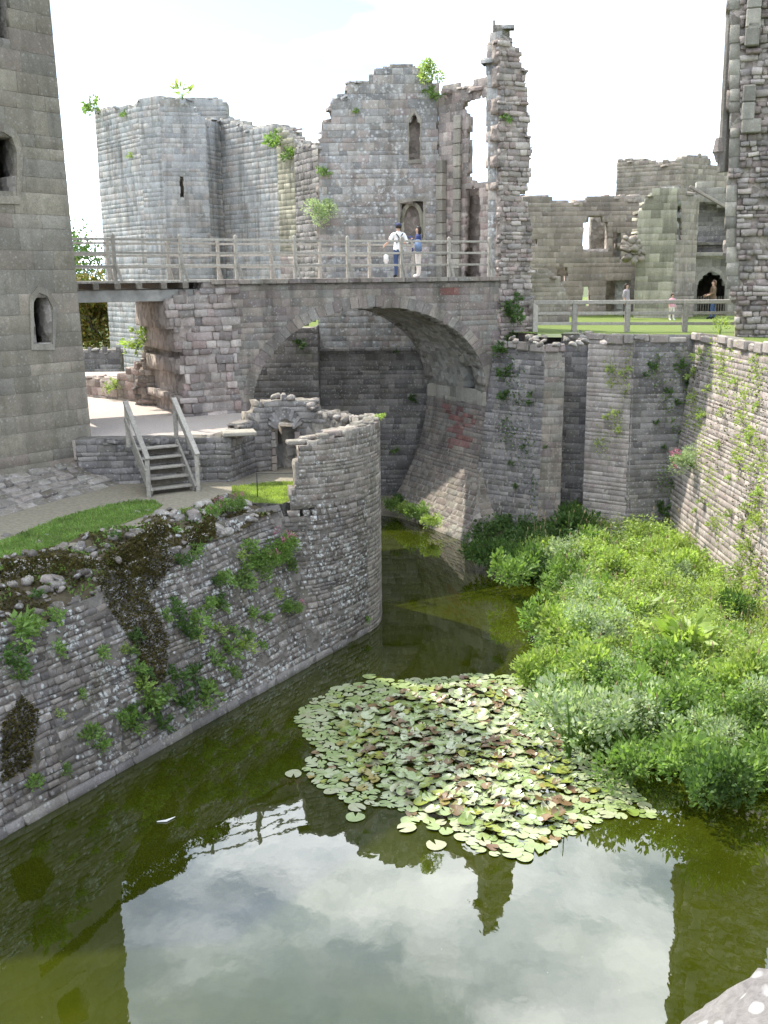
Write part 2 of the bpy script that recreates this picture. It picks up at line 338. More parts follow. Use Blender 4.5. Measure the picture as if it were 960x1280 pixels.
def lay(parent, S, ub, vb, ch, bw, inside, mat, style='block', depth=.1, proud=.03, joint=.012, limit=300, ref=VIEW, flip=None, name='stone', wob=0.0, minpx=.0):
    """lay courses of stones on the surface S(u,v); the largest in view become parts, the rest one mass"""
    if style != 'rubble': proud *= .4; joint *= .55
    items = []; v = vb[0]; nf = max(8, int((ub[1]-ub[0])/.035)); us = np.linspace(ub[0]+1e-4, ub[1]-1e-4, nf); stp_ = us[1]-us[0]
    while v < vb[1]:
        h = ch*random.choice((random.uniform(.6, .9), random.uniform(.8, 1.2), random.uniform(.9, 1.35))); vc = v+h/2
        ok = inside(us, np.full(nf, vc)) & (inside(us, np.full(nf, vc+h*.3)) | inside(us, np.full(nf, vc-h*.3)))
        k = 0
        while k < nf:
            if not ok[k]: k += 1; continue
            k0 = k
            while k < nf and ok[k]: k += 1
            a, b = us[k0]-stp_*.5, us[k-1]+stp_*.5
            if b-a < bw*.18: continue
            u = a; first = True
            while u < b-.01:
                w = bw*random.choice((random.uniform(.45, .9), random.uniform(.7, 1.4), random.uniform(1.0, 2.0)))*(random.uniform(.5, 1.1) if first else 1); first = False
                if u+w > b-bw*.35: w = b-u
                items.append((u+w/2, vc, w, h)); u += w
        v += h
    if not items: return
    A = np.array(items); rec = []
    for uc, vc, w, h in A:
        p, T, V, n = basis(S, uc, vc, ref, flip)
        if wob: vv = wob*(math.sin(uc*1.7)+math.sin(uc*.6+1)); p = p+V*vv*ch
        a = random.uniform(-1, 1)*{'ashlar': .004, 'block': .02, 'rubble': .09}[style]
        T2 = T*math.cos(a)+V*math.sin(a); V2 = V*math.cos(a)-T*math.sin(a)
        M = np.eye(4); M[:3, 0] = T2*(w-joint); M[:3, 1] = V2*(h-joint); M[:3, 2] = n*depth*random.uniform(.7, 1.1)
        if np.linalg.det(M[:3, :3]) < 0: M[:3, 0] = -M[:3, 0]
        M[:3, 3] = p+n*random.uniform(-.3, 1)*proud
        mt = mat(uc, vc) if callable(mat) else mat
        dv_ = VIEW-p; dist = np.linalg.norm(dv_)
        rec.append((w*h*max(.05, n @ dv_/dist)/dist**2, M, mt, random.randrange(8)))
    rec.sort(key=lambda q: -q[0]); mass = {}
    for i, (s, M, mt, k) in enumerate(rec):
        if i < limit:
            o = bpy.data.objects.new(name, tpl_mesh(style, k, mt)); COL.objects.link(o)
            o.parent = parent; o.matrix_parent_inverse = INV[parent.name]; o.matrix_basis = Matrix(M.tolist())
        else:
            V, Fc = TPLS[style][k]; mass.setdefault(mt, []).append((V @ M[:3, :3].T+M[:3, 3], Fc))
    for mt, ls in mass.items():
        put('small_stones', mesh_np('small_stones', np.concatenate([q[0] for q in ls]), np.concatenate([q[1]+12*i for i, q in enumerate(ls)])), mt, parent, kind='stuff')
def core(parent, S, ub, vb, cell, inside, thick, mat, name='masonry_core', ref=VIEW, flip=None, inset=.008, rough=.01, back=True):
    nu = max(1, int(round((ub[1]-ub[0])/cell))); nv = max(1, int(round((vb[1]-vb[0])/cell)))
    us = np.linspace(ub[0], ub[1], nu+1); vs = np.linspace(vb[0], vb[1], nv+1)
    UC, VC = np.meshgrid((us[:-1]+us[1:])/2, (vs[:-1]+vs[1:])/2, indexing='ij'); K = inside(UC, VC)
    vid = {}; V = []; Fc = []
    bn = {}
    def vert(i, j, s):
        k = (i, j, s)
        if k not in vid:
            if (i, j) not in bn: bn[(i, j)] = basis(S, us[i], vs[j], ref, flip)
            p, T, W, n = bn[(i, j)]
            q = p - n*(inset if s == 0 else thick) + np.array([random.uniform(-rough, rough) for _ in range(3)])
            vid[k] = len(V); V.append(q)
        return vid[k]
    for i in range(nu):
        for j in range(nv):
            if not K[i, j]: continue
            a = [(i, j), (i+1, j), (i+1, j+1), (i, j+1)]
            Fc.append([vert(x, y, 0) for x, y in a])
            if back: Fc.append([vert(x, y, 1) for x, y in a[::-1]])
            for (p, q), (di, dj) in zip(((a[0], a[1]), (a[1], a[2]), (a[2], a[3]), (a[3], a[0])), ((0, -1), (1, 0), (0, 1), (-1, 0))):
                x, y = i+di, j+dj
                if 0 <= x < nu and 0 <= y < nv and K[x, y]: continue
                Fc.append([vert(*p, 0), vert(*p, 1), vert(*q, 1), vert(*q, 0)])
    if not Fc: return
    o = put(name, mesh_np(name, V, Fc), mat, parent)
    bm = bmesh.new(); bm.from_mesh(o.data); bmesh.ops.recalc_face_normals(bm, faces=bm.faces); bm.to_mesh(o.data); bm.free()
    return o
ROCKS = []
def mk_rocks():
    for k in range(6):
        bm = bmesh.new(); bmesh.ops.create_icosphere(bm, subdivisions=2, radius=.5)
        ph = [random.uniform(0, 6) for _ in range(6)]
        for v in bm.verts:
            c = v.co.normalized(); d = 1+.22*math.sin(3*c.x+ph[0])*math.cos(3*c.y+ph[1])+.16*math.sin(5*c.z+ph[2]+4*c.x)+.08*math.sin(9*c.y+ph[3])
            v.co = c*.5*d; v.co = Vector([max(-.42, min(.42, q)) for q in v.co])
        m = bpy.data.meshes.new('loose_stone'); bm.to_mesh(m); bm.free(); ROCKS.append(m)
mk_rocks()
RM = {}
def rock(parent, p, s, mat='s_loose', name='loose_stone'):
    k = (random.randrange(6), mat)
    if k not in RM:
        RM[k] = ROCKS[k[0]].copy(); RM[k].materials.append(MAT[mat]); RM[k].polygons.foreach_set('use_smooth', np.ones(len(RM[k].polygons), bool))
    o = bpy.data.objects.new(name, RM[k]); COL.objects.link(o)
    o.location = Vector([float(q) for q in p]); o.rotation_euler = (random.uniform(-.5, .5), random.uniform(-.5, .5), random.uniform(0, 6.3)); o.scale = (s*random.uniform(.8, 1.4), s*random.uniform(.7, 1.1), s*random.uniform(.45, .75))
    if parent is not None: o.parent = parent; o.matrix_parent_inverse = INV[parent.name]
    return o
def crown_rubble(parent, S, poly, n, size, mat, thick, segs):
    """broken stones along the upper edge of a ruined wall (segs: indices of edges of poly)"""
    ls = []
    for s in segs:
        a, b = poly[s], poly[(s+1) % len(poly)]; l = math.hypot(a[0]-b[0], a[1]-b[1])
        for k in range(max(1, int(l*n))):
            t = random.random(); u, v = lerp(a[0], b[0], t), lerp(a[1], b[1], t)
            p, T, V, nn = basis(S, u, v, VIEW, None); p = p-nn*random.uniform(0, thick)+np.array([0, 0, random.uniform(-.6, .25)*size])
            Vt, Fc = TPLS['rubble'][random.randrange(8)]; sz = size*random.uniform(.5, 1.3); a_ = random.uniform(0, 6.3)
            R = np.array(Matrix.Rotation(a_, 3, 'Z') @ Matrix.Rotation(random.uniform(-.4, .4), 3, 'X'))
            Vt = Vt.copy(); Vt[:, 2] = Vt[:, 2]*.35; ls.append(((Vt*np.array([sz*1.4, sz, sz*.8])) @ R.T+p, Fc))
    if ls: put('broken_stones', mesh_np('broken_stones', np.concatenate([q[0] for q in ls]), np.concatenate([q[1]+12*i for i, q in enumerate(ls)])), mat, parent, kind='stuff')
def bounds(poly): a = np.array(poly); return (a[:, 0].min(), a[:, 0].max()), (a[:, 1].min(), a[:, 1].max())
def wall(parent, W, outer, holes=(), ch=.25, bw=.4, mat='s_hall', cm='mortar', style='block', thick=.8, cell=None, limit=300, crown=None, rag=.04, stones=True, joint=.01, depth=.1, proud=.016, lay_mask=None, flip=None):
    """straight masonry wall from an outline in (u,v)"""
    ub, vb = bounds(outer); msk = mask(outer, holes, rag)
    core(parent, W, ub, vb, cell or ch, msk, thick, cm, flip=flip)
    if stones:
        m2 = msk if lay_mask is None else (lambda U, V: msk(U, V) & lay_mask(U, V))
        lay(parent, W, ub, vb, ch, bw, m2, mat, style, depth, proud, joint, limit, flip=flip)
    if crown: crown_rubble(parent, W, outer, 5, ch*1.1, mat if isinstance(mat, str) else 's_rubble', thick, crown)

def poly_sheet(name, pts, z, mat, thick=0., res=None):
    bm = bmesh.new(); vs = [bm.verts.new((float(p[0]), float(p[1]), z)) for p in pts]; f = bm.faces.new(vs)
    if f.normal.z < 0: f.normal_flip()
    bm.normal_update()
    if f.normal.z < 0: f.normal_flip()
    if thick:
        r = bmesh.ops.extrude_face_region(bm, geom=[f])
        for g in r['geom']:
            if isinstance(g, bmesh.types.BMVert): g.co.z -= thick
        bmesh.ops.recalc_face_normals(bm, faces=bm.faces)
    bmesh.ops.triangulate(bm, faces=[q for q in bm.faces if len(q.verts) > 4])
    m = bpy.data.meshes.new(name); bm.to_mesh(m); bm.free(); o = put(name, m, mat); o['kind'] = 'structure'; return o

# ------------------------------------------------------------------ plants
def leaves(P, size, up=.3, long=1.9, D=None, curl=.25):
    """rhombic folded leaves at points P; returns verts, faces"""
    n = len(P); d = rng.normal(size=(n, 3)) if D is None else D+rng.normal(size=(n, 3))*.35
    d[:, 2] += up; d /= np.linalg.norm(d, axis=1)[:, None]
    a = rng.normal(size=(n, 3)); s = np.cross(d, a); s /= np.linalg.norm(s, axis=1)[:, None]; nn = np.cross(s, d)
    sz = (size*rng.uniform(.6, 1.35, n))[:, None] if np.isscalar(size) else size[:, None]
    V = np.stack([P, P+d*sz*long*.45+s*sz*.5+nn*sz*curl*.5, P+d*sz*long-nn*sz*curl, P+d*sz*long*.45-s*sz*.5+nn*sz*curl*.5], 1).reshape(-1, 3)
    return V, np.arange(4*n).reshape(n, 4)
def clump_mesh(name, n, r, h, leaf, mat, hang=0.0, stems=9, long=1.9):
    """a bushy plant: arching stems from the root carrying leaves"""
    P = []; D = []
    if hang < 0:                                                        # full round bush: lobes of leaves with gaps between
        lob = [(np.array([random.uniform(-.6, .6)*r, random.uniform(-.6, .6)*r, h*random.uniform(.3, .75)]), r*random.uniform(.28, .5)) for _ in range(9)]
        for k in range(n):
            c, q = lob[k % 9]; d = rng.normal(size=3); d /= np.linalg.norm(d); p_ = c+d*q*random.uniform(.5, 1.08); p_[2] = max(.03, p_[2]); P.append(p_); D.append(d+np.array([0, 0, .3]))
    for s in range(0 if hang < 0 else stems):
        a = random.uniform(0, 2*PI); R = r*random.uniform(.35, 1); H = h*random.uniform(.55, 1.05)
        tip = np.array([R*math.cos(a), R*math.sin(a), H-hang*R])
        for k in range(max(1, n//stems)):
            t = random.random()**.6; q = tip*t; q[2] = tip[2]*t+h*.35*math.sin(t*PI)
            P.append(q+rng.normal(size=3)*leaf*.7); D.append([math.cos(a), math.sin(a), .4])
    V, Fc = leaves(np.array(P), leaf, .25, long, np.array(D)); m = mesh_np(name, V, Fc); m.materials.append(MAT[mat]); return m
def stem_mesh(r, h, k=6):
    mb = MB()
    for s in range(k):
        a = 2*PI*s/k+random.uniform(-.4, .4); R = r*random.uniform(.3, .75)
        mb.tube([(0, 0, -.05), (R*.3*math.cos(a), R*.3*math.sin(a), h*.5), (R*math.cos(a), R*math.sin(a), h*.9)], [.012, .008, .004], 4)
    m = mb.mesh('stems'); m.materials.append(MAT['leaf']); return m
PL = {}
def proto(kind):
    if kind in PL: return PL[kind]
    spec = dict(tuft=(190, .5, .5, .075, 'leaf', .35), dark=(190, .5, .5, .075, 'leaf_dark', .35), lime=(190, .5, .5, .07, 'leaf_lime', .3),
                grass=(90, .45, .8, .07, 'leaf_grass', .4), pale=(1500, .5, .75, .032, 'leaf_pale', -1), bush=(1000, .5, .62, .042, 'leaf', -1), dbush=(1000, .5, .6, .045, 'leaf_dark', -1), lbush=(1000, .5, .62, .042, 'leaf_lime', -1), fern=(260, .55, .5, .07, 'leaf_lime', .5))[kind]
    PL[kind] = [(clump_mesh('foliage', spec[0], spec[1], spec[2], spec[3], spec[4], spec[5], stems=22 if spec[0] > 200 else 12, long=3.4 if kind in ('grass', 'fern') else 1.9), stem_mesh(spec[1], spec[2])) for _ in range(3)]
    return PL[kind]
LAB = {}
def plant(kind, p, s, label, cat='plant', group=None, out=None, name='wall_plant', flowers=None):
    """out: direction the plant leans (wall normal)"""
    fo, st = random.choice(proto(kind))
    o = bpy.data.objects.new(name, None); COL.objects.link(o); o.empty_display_size = .1
    q = Matrix.Identity(3)
    if out is not None:
        d = Vector(tuple(float(c) for c in out)).normalized(); q = Vector((0, 0, 1)).rotation_difference((d*.8+Vector((0, 0, .6))).normalized()).to_matrix()
    M = Matrix.Translation(Vector([float(c) for c in p])) @ (q @ Matrix.Rotation(random.uniform(0, 6.3), 3, 'Z')).to_4x4() @ Matrix.Diagonal((s, s, s*random.uniform(.85, 1.15), 1))
    o.matrix_world = M; tag(o, label, cat, group)
    fo_o = None
    for nm, me in (('foliage', fo), ('stems', st)):
        c = bpy.data.objects.new(nm, me); COL.objects.link(c); c.parent = o; fo_o = c if nm == 'foliage' else fo_o
    if flowers:
        n = flowers[1]; P = []
        for k in range(n):
            a = random.uniform(0, 6.3); r = random.uniform(0, .5); c0 = np.array([r*math.cos(a), r*math.sin(a), random.uniform(.5, .85)])
            P += [c0+rng.normal(size=3)*.045 for _ in range(22)]
        V, Fc = leaves(np.array(P), .045, .3, 1.2); m = mesh_np('flowers', V, Fc); m.materials.append(MAT[flowers[0]])
        c = bpy.data.objects.new('flowers', m); COL.objects.link(c); c.parent = fo_o; c['kind'] = 'stuff'
    return o
def poly_fill(poly, n, S, flip=None, lift=.0):
    (u0, u1), (v0, v1) = bounds(poly); U = rng.uniform(u0, u1, n*3); V = rng.uniform(v0, v1, n*3); k = pin(poly, U, V); U, V = U[k][:n], V[k][:n]
    P = []; D = []
    for u, v in zip(U, V):
        p, T, W, nn = basis(S, u, v, VIEW, flip); P.append(p+nn*lift*random.random()); D.append(nn)
    return np.array(P), np.array(D)

# ================================================================== SETTING
def ring_ground():
    o = 3000; h = (-16., 12., -4., 46.); mb = MB(); z = 3.2
    for a in ((-o, h[0], -o, o), (h[1], o, -o, o), (h[0], h[1], -o, h[2]), (h[0], h[1], h[3], o)):
        mb.add([(a[0], a[2], z), (a[1], a[2], z), (a[1], a[3], z), (a[0], a[3], z)], [(0, 1, 2, 3)])
    mb.build('ground', 'far_ground')['kind'] = 'structure'
ring_ground()
poly_sheet('moat_bed', [(-18, -5), (13, -5), (13, 47), (-18, 47)], -1.2, 'bed')
def water():
    m = poly_sheet('water', [(-13, -3.5), (12.5, -3.5), (12.5, 44), (-13, 44)], 0.0, 'water'); return m
water()
W0 = np.array([-6.24, 15.04]); W1 = np.array([-.13, 25.3]); RL = np.linalg.norm(W1-W0); RE = (W1-W0)/RL; RN = np.array([-RE[1], RE[0]])   # inward
TR = 2.5; UT = RL-.6; TC = W0+RE*UT+RN*TR                                # turret centre
def roff(u):
    d = UT-u
    return 1.3 if d >= TR*.88 else min(1.3, TR-math.sqrt(max(0, TR*TR-d*d))) if d > 0 else 0.
def S_rev(u, v):
    p = W0+RE*u+RN*(roff(u)*(v/3.8)); return np.array([p[0], p[1], v])
A0 = math.atan2(-RN[1], -RN[0])                                         # angle of the tangent point
def S_tur(u, v):
    a = u/TR; return np.array([TC[0]+TR*math.cos(a), TC[1]+TR*math.sin(a), v])
# berm, terrace, lawns
berm = [W0+RE*(-12)+RN*2.6, W0+RE*8.6+RN*2.5]+[TC+2.35*np.array([math.cos(math.radians(a)), math.sin(math.radians(a))]) for a in range(-70, 121, 15)]+[(-4.0, 27.2), (-8, 27.2), (-16, 27), (-20, 8)]
poly_sheet('berm', berm, 3.6, 'path_soil')
def pxsheet(name, pts, z, mat): return poly_sheet(name, [atz(x, y, z)[:2] for x, y in pts], z, mat)
lawn_a = [(-60, 702), (20, 669), (70, 649), (120, 635), (165, 626), (192, 625), (203, 632), (190, 642), (150, 656), (90, 676), (30, 700), (-40, 730)]
pxsheet('lawn', lawn_a, 3.606, 'lawn')
lawn_b = [(290, 609), (330, 604), (372, 602), (372, 622), (352, 630), (312, 628), (290, 618)]
pxsheet('lawn', lawn_b, 3.606, 'lawn')
poly_sheet('terrace', [(-7.2, 26.45), (-4.1, 26.5), (-3.5, 28.3), (-2.95, 28.6), (-3.6, 31), (-4.0, 32.0), (-5.2, 36), (-6, 38.6), (-6, 46.5), (-30, 46.5), (-30, 26.45)], 4.72, 'gravel', .5)
poly_sheet('lawn', [(3.0, 37.0), (4.2, 36.5), (5.3, 35.0), (6.9, 34.8), (8.1, 33.6), (9.9, 33.5), (10.3, 31), (10.8, 18), (11.2, 2), (60, 2), (60, 90), (3.0, 90)], 6.85, 'lawn')
poly_sheet('lawn', [(-6, 39.4), (-2.5, 39.4), (-2.5, 40.9), (3.0, 40.9), (3.0, 47), (-6, 47)], 6.9, 'lawn')

UPV = np.array([0, 0, 1.])
# ================================================================== GREAT TOWER
E1 = np.array([-7.66, 26.9]); fd = np.array([.611, .792]); E2 = E1-fd*7.5; E6 = E1+6.5*np.array([-.62, .785])
E3 = E2+7*np.array([-.97, -.1]); E5 = E6+7*np.array([-.97, .1]); E4 = np.array([-23, 24.])
gt = thing('great_tower', 'tall grey ashlar castle tower with small dark windows, at the left edge', 'tower', (E1[0]-5, E1[1], 3.6))
TW = Wall(E2, E1, .035, 3.6); TOP = 17.6
win = TW.poly([(-26, 245), (20, 245), (20, 190), (14, 172), (3, 165), (-15, 165), (-26, 180)])
slit = TW.poly([(41, 430), (65, 430), (65, 385), (58, 370), (48, 366), (41, 378)])
sq = TW.poly([(79, 522), (95, 520), (95, 504), (79, 506)])
tw2 = TW.poly([(-18, 52), (12, 49), (10, -40), (-18, -40)])
face = [(0, 3.5), (TW.L, 3.5), (TW.L, TOP), (0, TOP)]
wall(gt, TW, face, [win, slit, tw2], ch=.45, bw=.78, mat='s_tower', style='ashlar', thick=.75, cell=.22, rag=0, joint=.014, depth=.12, proud=.014, lay_mask=mask(None, [sq]))
fr = MB()
def band(parent, W, poly, wd, mat, name='frame', out=.04, closed=True):
    """dressed stones round an opening"""
    n = len(poly); c = np.mean(poly, axis=0)
    for i in range(n if closed else n-1):
        a, b = np.array(poly[i]), np.array(poly[(i+1) % n])
        if np.linalg.norm(b-a) < .03: continue
        da = (a-c)/np.linalg.norm(a-c)*wd; db = (b-c)/np.linalg.norm(b-c)*wd; mb = MB()
        q = [a, b, b+db, a+da]; P = []
        for k in (0, 1):
            for u, v in q:
                p, T, V, nn = basis(W, u, v, VIEW, None); P.append(p+nn*(out if k else -.12))
        mb.add(P, [(0, 1, 2, 3), (4, 5, 6, 7), (0, 4, 5, 1), (1, 5, 6, 2), (2, 6, 7, 3), (3, 7, 4, 0)]); mb.build(name, mat, parent)
band(gt, TW, win, .2, 's_tower', 'window_surround'); band(gt, TW, slit, .16, 's_tower', 'window_surround')
wall(gt, Wall(E1, E6, .035, 3.6), [(.75, 3.5), (6.5, 3.5), (6.5, TOP), (.75, TOP)], ch=.44, bw=.66, mat='s_tower', style='ashlar', thick=.5, limit=0, rag=0, flip=False, proud=.014)
for a, b in ((E6, E5), (E5, E4), (E4, E3), (E3, E2)):
    w = Wall(a, b); wall(gt, w, [(0, 3.0), (w.L, 3.0), (w.L, TOP), (0, TOP)], ch=.44, bw=.66, cm='mortar', thick=.5, stones=False, cell=1.0, rag=0, flip=False)
mb = MB(); cap = [E1, E2, E3, E4, E5, E6]; mb.add([(p[0]*.985-.1, p[1], TOP-.06) for p in cap], [tuple(range(6))]); mb.build('unseen_light_cap', 'mortar', gt)  # unseen cap, added to keep skylight out behind the window openings
def S_foot(u, s): k = lerp(2.6, 1.05, min(1, u/TW.L)); p = TW.A+TW.e*u+TW.n*(k-s*(k-.04)/1.3); return np.array([p[0], p[1], 3.56+s*.42])
core(gt, S_foot, (0, TW.L+.7), (0, 1.3), .3, mask(None), .5, 'mortar', rough=.05, back=False, name='footing')
lay(gt, S_foot, (0, TW.L+.6), (0, 1.3), .24, .34, mask(None), 's_loose', 'rubble', .16, .06, .02, 160, name='footing_stone')

# ================================================================== LEFT MOAT WALL (battered) AND CORNER TURRET
rv = thing('moat_wall', 'dark battered rubble wall with white lichen and moss, left side of the moat', 'wall', (*(W0+RE*4), 0))
def rv_in(U, V):
    U = np.asarray(U, float); V = np.asarray(V, float)
    top = 2.95+.08*np.sin(U*1.9)+.07*np.sin(U*5.1)+.58*np.clip((U-3.4)/5, 0, 1)
    return (V < top) & (V > -.5) & (U < UT+.02)
core(rv, S_rev, (-10, UT), (-.6, 3.9), .3, rv_in, .5, 'mortar_dark', rough=.03, back=False)
lay(rv, S_rev, (-9, UT), (.14, 3.9), .125, .2, rv_in, 's_revet', 'rubble', .1, .025, .008, 300, wob=.25)
lay(rv, S_rev, (-9, UT), (-.3, .1), .2, .55, rv_in, 's_dark', 'block', .2, .12, .012, 40, name='plinth_stone')
# rubble mound on the wall head
def S_mound(u, s):
    o = lerp(1.08*roff(u)/1.3, 2.75, s); z = lerp(2.86+.58*float(np.clip((u-3.4)/5, 0, 1)), 3.62, min(1, s*1.15)**.85)+.05*math.sin(u*3.1+s*5)+.03*math.sin(u*7)
    p = W0+RE*u+RN*o; return np.array([p[0], p[1], z])
UM, SM = 70, 9; V = [S_mound(lerp(-9, 9.2, i/UM), j/SM)+np.array([0, 0, random.uniform(-.05, .05)]) for i in range(UM+1) for j in range(SM+1)]
Fc = [(i*(SM+1)+j, (i+1)*(SM+1)+j, (i+1)*(SM+1)+j+1, i*(SM+1)+j+1) for i in range(UM) for j in range(SM)]
put('rubble_mound', mesh_np('rubble_mound', V, Fc), 'soil', rv, True)
for k in range(520):
    u = random.uniform(-3.5, 9.2); s = random.betavariate(1.1, 1.1); rock(rv, S_mound(u, s)+np.array([0, 0, .02]), random.choice((.1, .13, .17, .22, .3)), 's_revet' if random.random() < .45 else 's_loose')
for x, y, s in ((48, 680, .34), (58, 672, .3), (82, 684, .36), (104, 672, .3), (172, 642, .42), (186, 640, .36), (12, 672, .34), (148, 700, .26), (178, 665, .24), (60, 690, .32), (120, 668, .26), (205, 645, .28)):
    p = atz(x, y, 3.55); rock(rv, p, s*.8, 's_loose', 'loose_boulder')
def moss_on(parent, W, poly, n, size, mat='moss_brown', name='moss', S=None, lift=.06):
    P, D = poly_fill(poly, n, S or W, lift=lift); V, Fc = leaves(P, size, .2, 1.5, D*.9); put(name, mesh_np(name, V, Fc), mat, parent, kind='stuff')
RVW = Wall(W0, W1, 1.3/3.8, 0.0)                                       # flat stand-in used only to read heights off the batter
def rpoly(pts):
    return [RVW.px(x, y) for x, y in pts]
for pts, n in (([(118, 725), (150, 690), (205, 672), (215, 705), (185, 745), (210, 800), (205, 845), (190, 865), (160, 800), (140, 770)], 5200), ([(0, 905), (25, 870), (48, 890), (35, 960), (0, 980)], 1800), ([(228, 665), (265, 645), (268, 668), (240, 690)], 900), ([(0, 700), (60, 695), (120, 700), (200, 650), (215, 665), (150, 712), (90, 712), (30, 722), (0, 730)], 4200)):
    moss_on(rv, None, rpoly(pts), n, .035, S=S_rev)
P = np.array([S_mound(random.uniform(-6, 9), random.random()**1.3)+np.array([0, 0, .015]) for _ in range(26000)])
P = P[[i for i in range(len(P)) if mn.noise(Vector(P[i])*1.3) > -.12]]; V, Fc = leaves(P, .035, .8, 1.5); put('moss', mesh_np('moss', V, Fc), 'moss_brown', rv, kind='stuff')
P = np.array([S_mound(random.uniform(-4, 9), random.random())+np.array([0, 0, .015]) for _ in range(5000)]); P = P[[i for i in range(len(P)) if mn.noise(Vector(P[i])*1.1+Vector((9, 2, 4))) > .15]]; V, Fc = leaves(P, .04, .9, 2.2); put('grass_tufts', mesh_np('grass_tufts', V, Fc), 'leaf', rv, kind='stuff')

tt = thing('ruined_turret', 'round ruined stone turret with broken top and arched doorway, in the moat corner', 'turret', (*TC, 0))
def tur_in(U, V):
    U = np.asarray(U, float); V = np.asarray(V, float); a = np.degrees(U/TR)
    top = np.interp(a, [-81, -80, -76, -75, -66, -65, -50, -48, -25, -22, 5, 10, 60, 75, 95, 115, 130], [3.5, 3.9, 4.2, 4.95, 5.0, 5.08, 5.1, 5.18, 5.2, 5.26, 5.24, 5.15, 5.12, 5.5, 5.6, 5.4, 4.7])
    bot = np.where(a < math.degrees(A0), 3.5, -.5)
    return (V < top+.03*np.sin(a*.9)) & (V > bot) & (a > -81)
ua = math.radians(-81)*TR; ub_ = math.radians(70)*TR; uc_ = math.radians(128)*TR
core(tt, S_tur, (ua, ub_), (-.5, 5.7), .16, tur_in, .62, 'mortar', rough=.02, flip=False)
lay(tt, S_tur, (ua, math.radians(55)*TR), (-.3, 5.7), .13, .23, tur_in, 's_turret', 'block', .1, .014, .007, 300, flip=False)
# lower part of the turret face that grows out of the batter
# back arc with the doorway (its inner face looks at the viewer)
dw = arched(math.radians(84)*TR, math.radians(101)*TR, 3.4, 4.98, .22)
tb_in = lambda U, V: tur_in(U, V) & ~pin(dw, U, V)
S_in = lambda u, v: np.array([TC[0]+(TR-.6)*math.cos(u/TR), TC[1]+(TR-.6)*math.sin(u/TR), v])
core(tt, S_in, (ub_, uc_), (2.8, 5.8), .14, tb_in, .6, 'mortar', rough=.03, flip=True)
lay(tt, S_in, (math.radians(20)*TR, uc_), (3.4, 5.7), .17, .3, lambda U, V: tb_in(U, V) & ~pin(arched(math.radians(81)*TR, math.radians(104)*TR, 3.4, 5.25, .4), U, V), 's_dark', 'rubble', .1, .03, .012, 120, flip=True)
for k in range(11):                                                     # door arch stones
    a = PI*(k+.5)/11; uc0 = math.radians(92.5)*TR; hw = math.radians(8.5)*TR
    mb = MB(); p, T, V, n = basis(S_in, uc0-hw*1.12*math.cos(a)*1.0, 4.8+.34*math.sin(a), VIEW, True)
    d = T*(-math.cos(a)*.7)+V*(math.sin(a)+.35); d /= np.linalg.norm(d); s = np.cross(n, d)
    mb.obox(p+n*.02+d*.04, d*.15, s*.052, n*.1); mb.build('arch_stone', 's_dark', tt, .01)
for sgn in (-1, 1):
    for k in range(5):
        p, T, V, n = basis(S_in, math.radians(92.5)*TR+sgn*math.radians(10.2)*TR, 3.7+k*.22, VIEW, True); mb = MB()
        mb.obox(p+n*.01, T*random.uniform(.05, .08), V*.1, n*.09); mb.build('jamb_stone', 's_bridge', tt, .012)
for k in range(30):
    a = math.radians(random.uniform(15, 112)); r = TR-random.uniform(.1, .7); zt = np.interp(math.degrees(a), [10, 60, 75, 95, 115], [5.14, 5.12, 5.5, 5.6, 5.4])
    rock(tt, (TC[0]+r*math.cos(a), TC[1]+r*math.sin(a), zt+.02), random.choice((.18, .24, .3)), 's_loose')
for k in range(34):                                                     # broken cap stones
    a = math.radians(lerp(-76, 12, k/33)); zt = np.interp(math.degrees(a), [-76, -66, -50, -25, 5], [4.97, 5.05, 5.14, 5.22, 5.24]); p = S_tur(a*TR, zt); n = np.array([math.cos(a), math.sin(a), 0]); T = np.array([-n[1], n[0], 0])
    mb = MB(); g_ = random.uniform(-.25, .25); T2 = T*math.cos(g_)+n*math.sin(g_); n2 = np.cross(T2, UPV); mb.obox(p-n*random.uniform(.12, .45)+UPV*random.uniform(0, .05), T2*random.uniform(.1, .22), n2*random.uniform(.1, .2), UPV*random.uniform(.04, .08)); mb.build('cap_stone', 's_turret', tt, .025)

# ---- retaining wall, doorway wing, wooden steps
rw = thing('retaining_wall', 'low dark rubble retaining wall below the gravel terrace beside the wooden steps', 'wall', (-5.5, 26.1, 3.6))
RW = Wall((-7.9, 26.25), (-3.95, 26.4)); wall(rw, RW, [(0, 3.5), (RW.L, 3.5), (RW.L, 4.76), (2.6, 4.78), (1.2, 4.72), (0, 4.74)], ch=.17, bw=.3, mat='s_dark', cm='mortar_dark', style='rubble', thick=.5, limit=110, crown=[2, 3, 4], rag=.02)
RX = Wall((-3.95, 26.4), (-3.35, 28.15)); wall(rw, RX, [(0, 3.5), (RX.L, 3.5), (RX.L, 5.0), (.9, 4.95), (0, 4.8)], ch=.17, bw=.3, mat='s_dark', cm='mortar_dark', style='rubble', thick=.5, limit=60, crown=[2, 3], rag=.02)
mb = MB(); mb.obox((-3.75, 26.6, 4.86), (.42, .1, 0), (-.08, .3, 0), (0, 0, .05)); mb.build('cap_stone', 's_pale', rw, .02)
st = thing('wooden_steps', 'weathered wooden steps with handrails leading up to the gravel terrace', 'steps', (-5.4, 25.2, 3.6))
sb = np.array([-5.22, 25.0, 3.6]); stp = np.array([-5.82, 26.02, 4.74]); sd = stp-sb; hd = np.array([sd[0], sd[1], 0]); hd /= np.linalg.norm(hd); sdw = np.array([hd[1], -hd[0], 0]); HW_ = .56
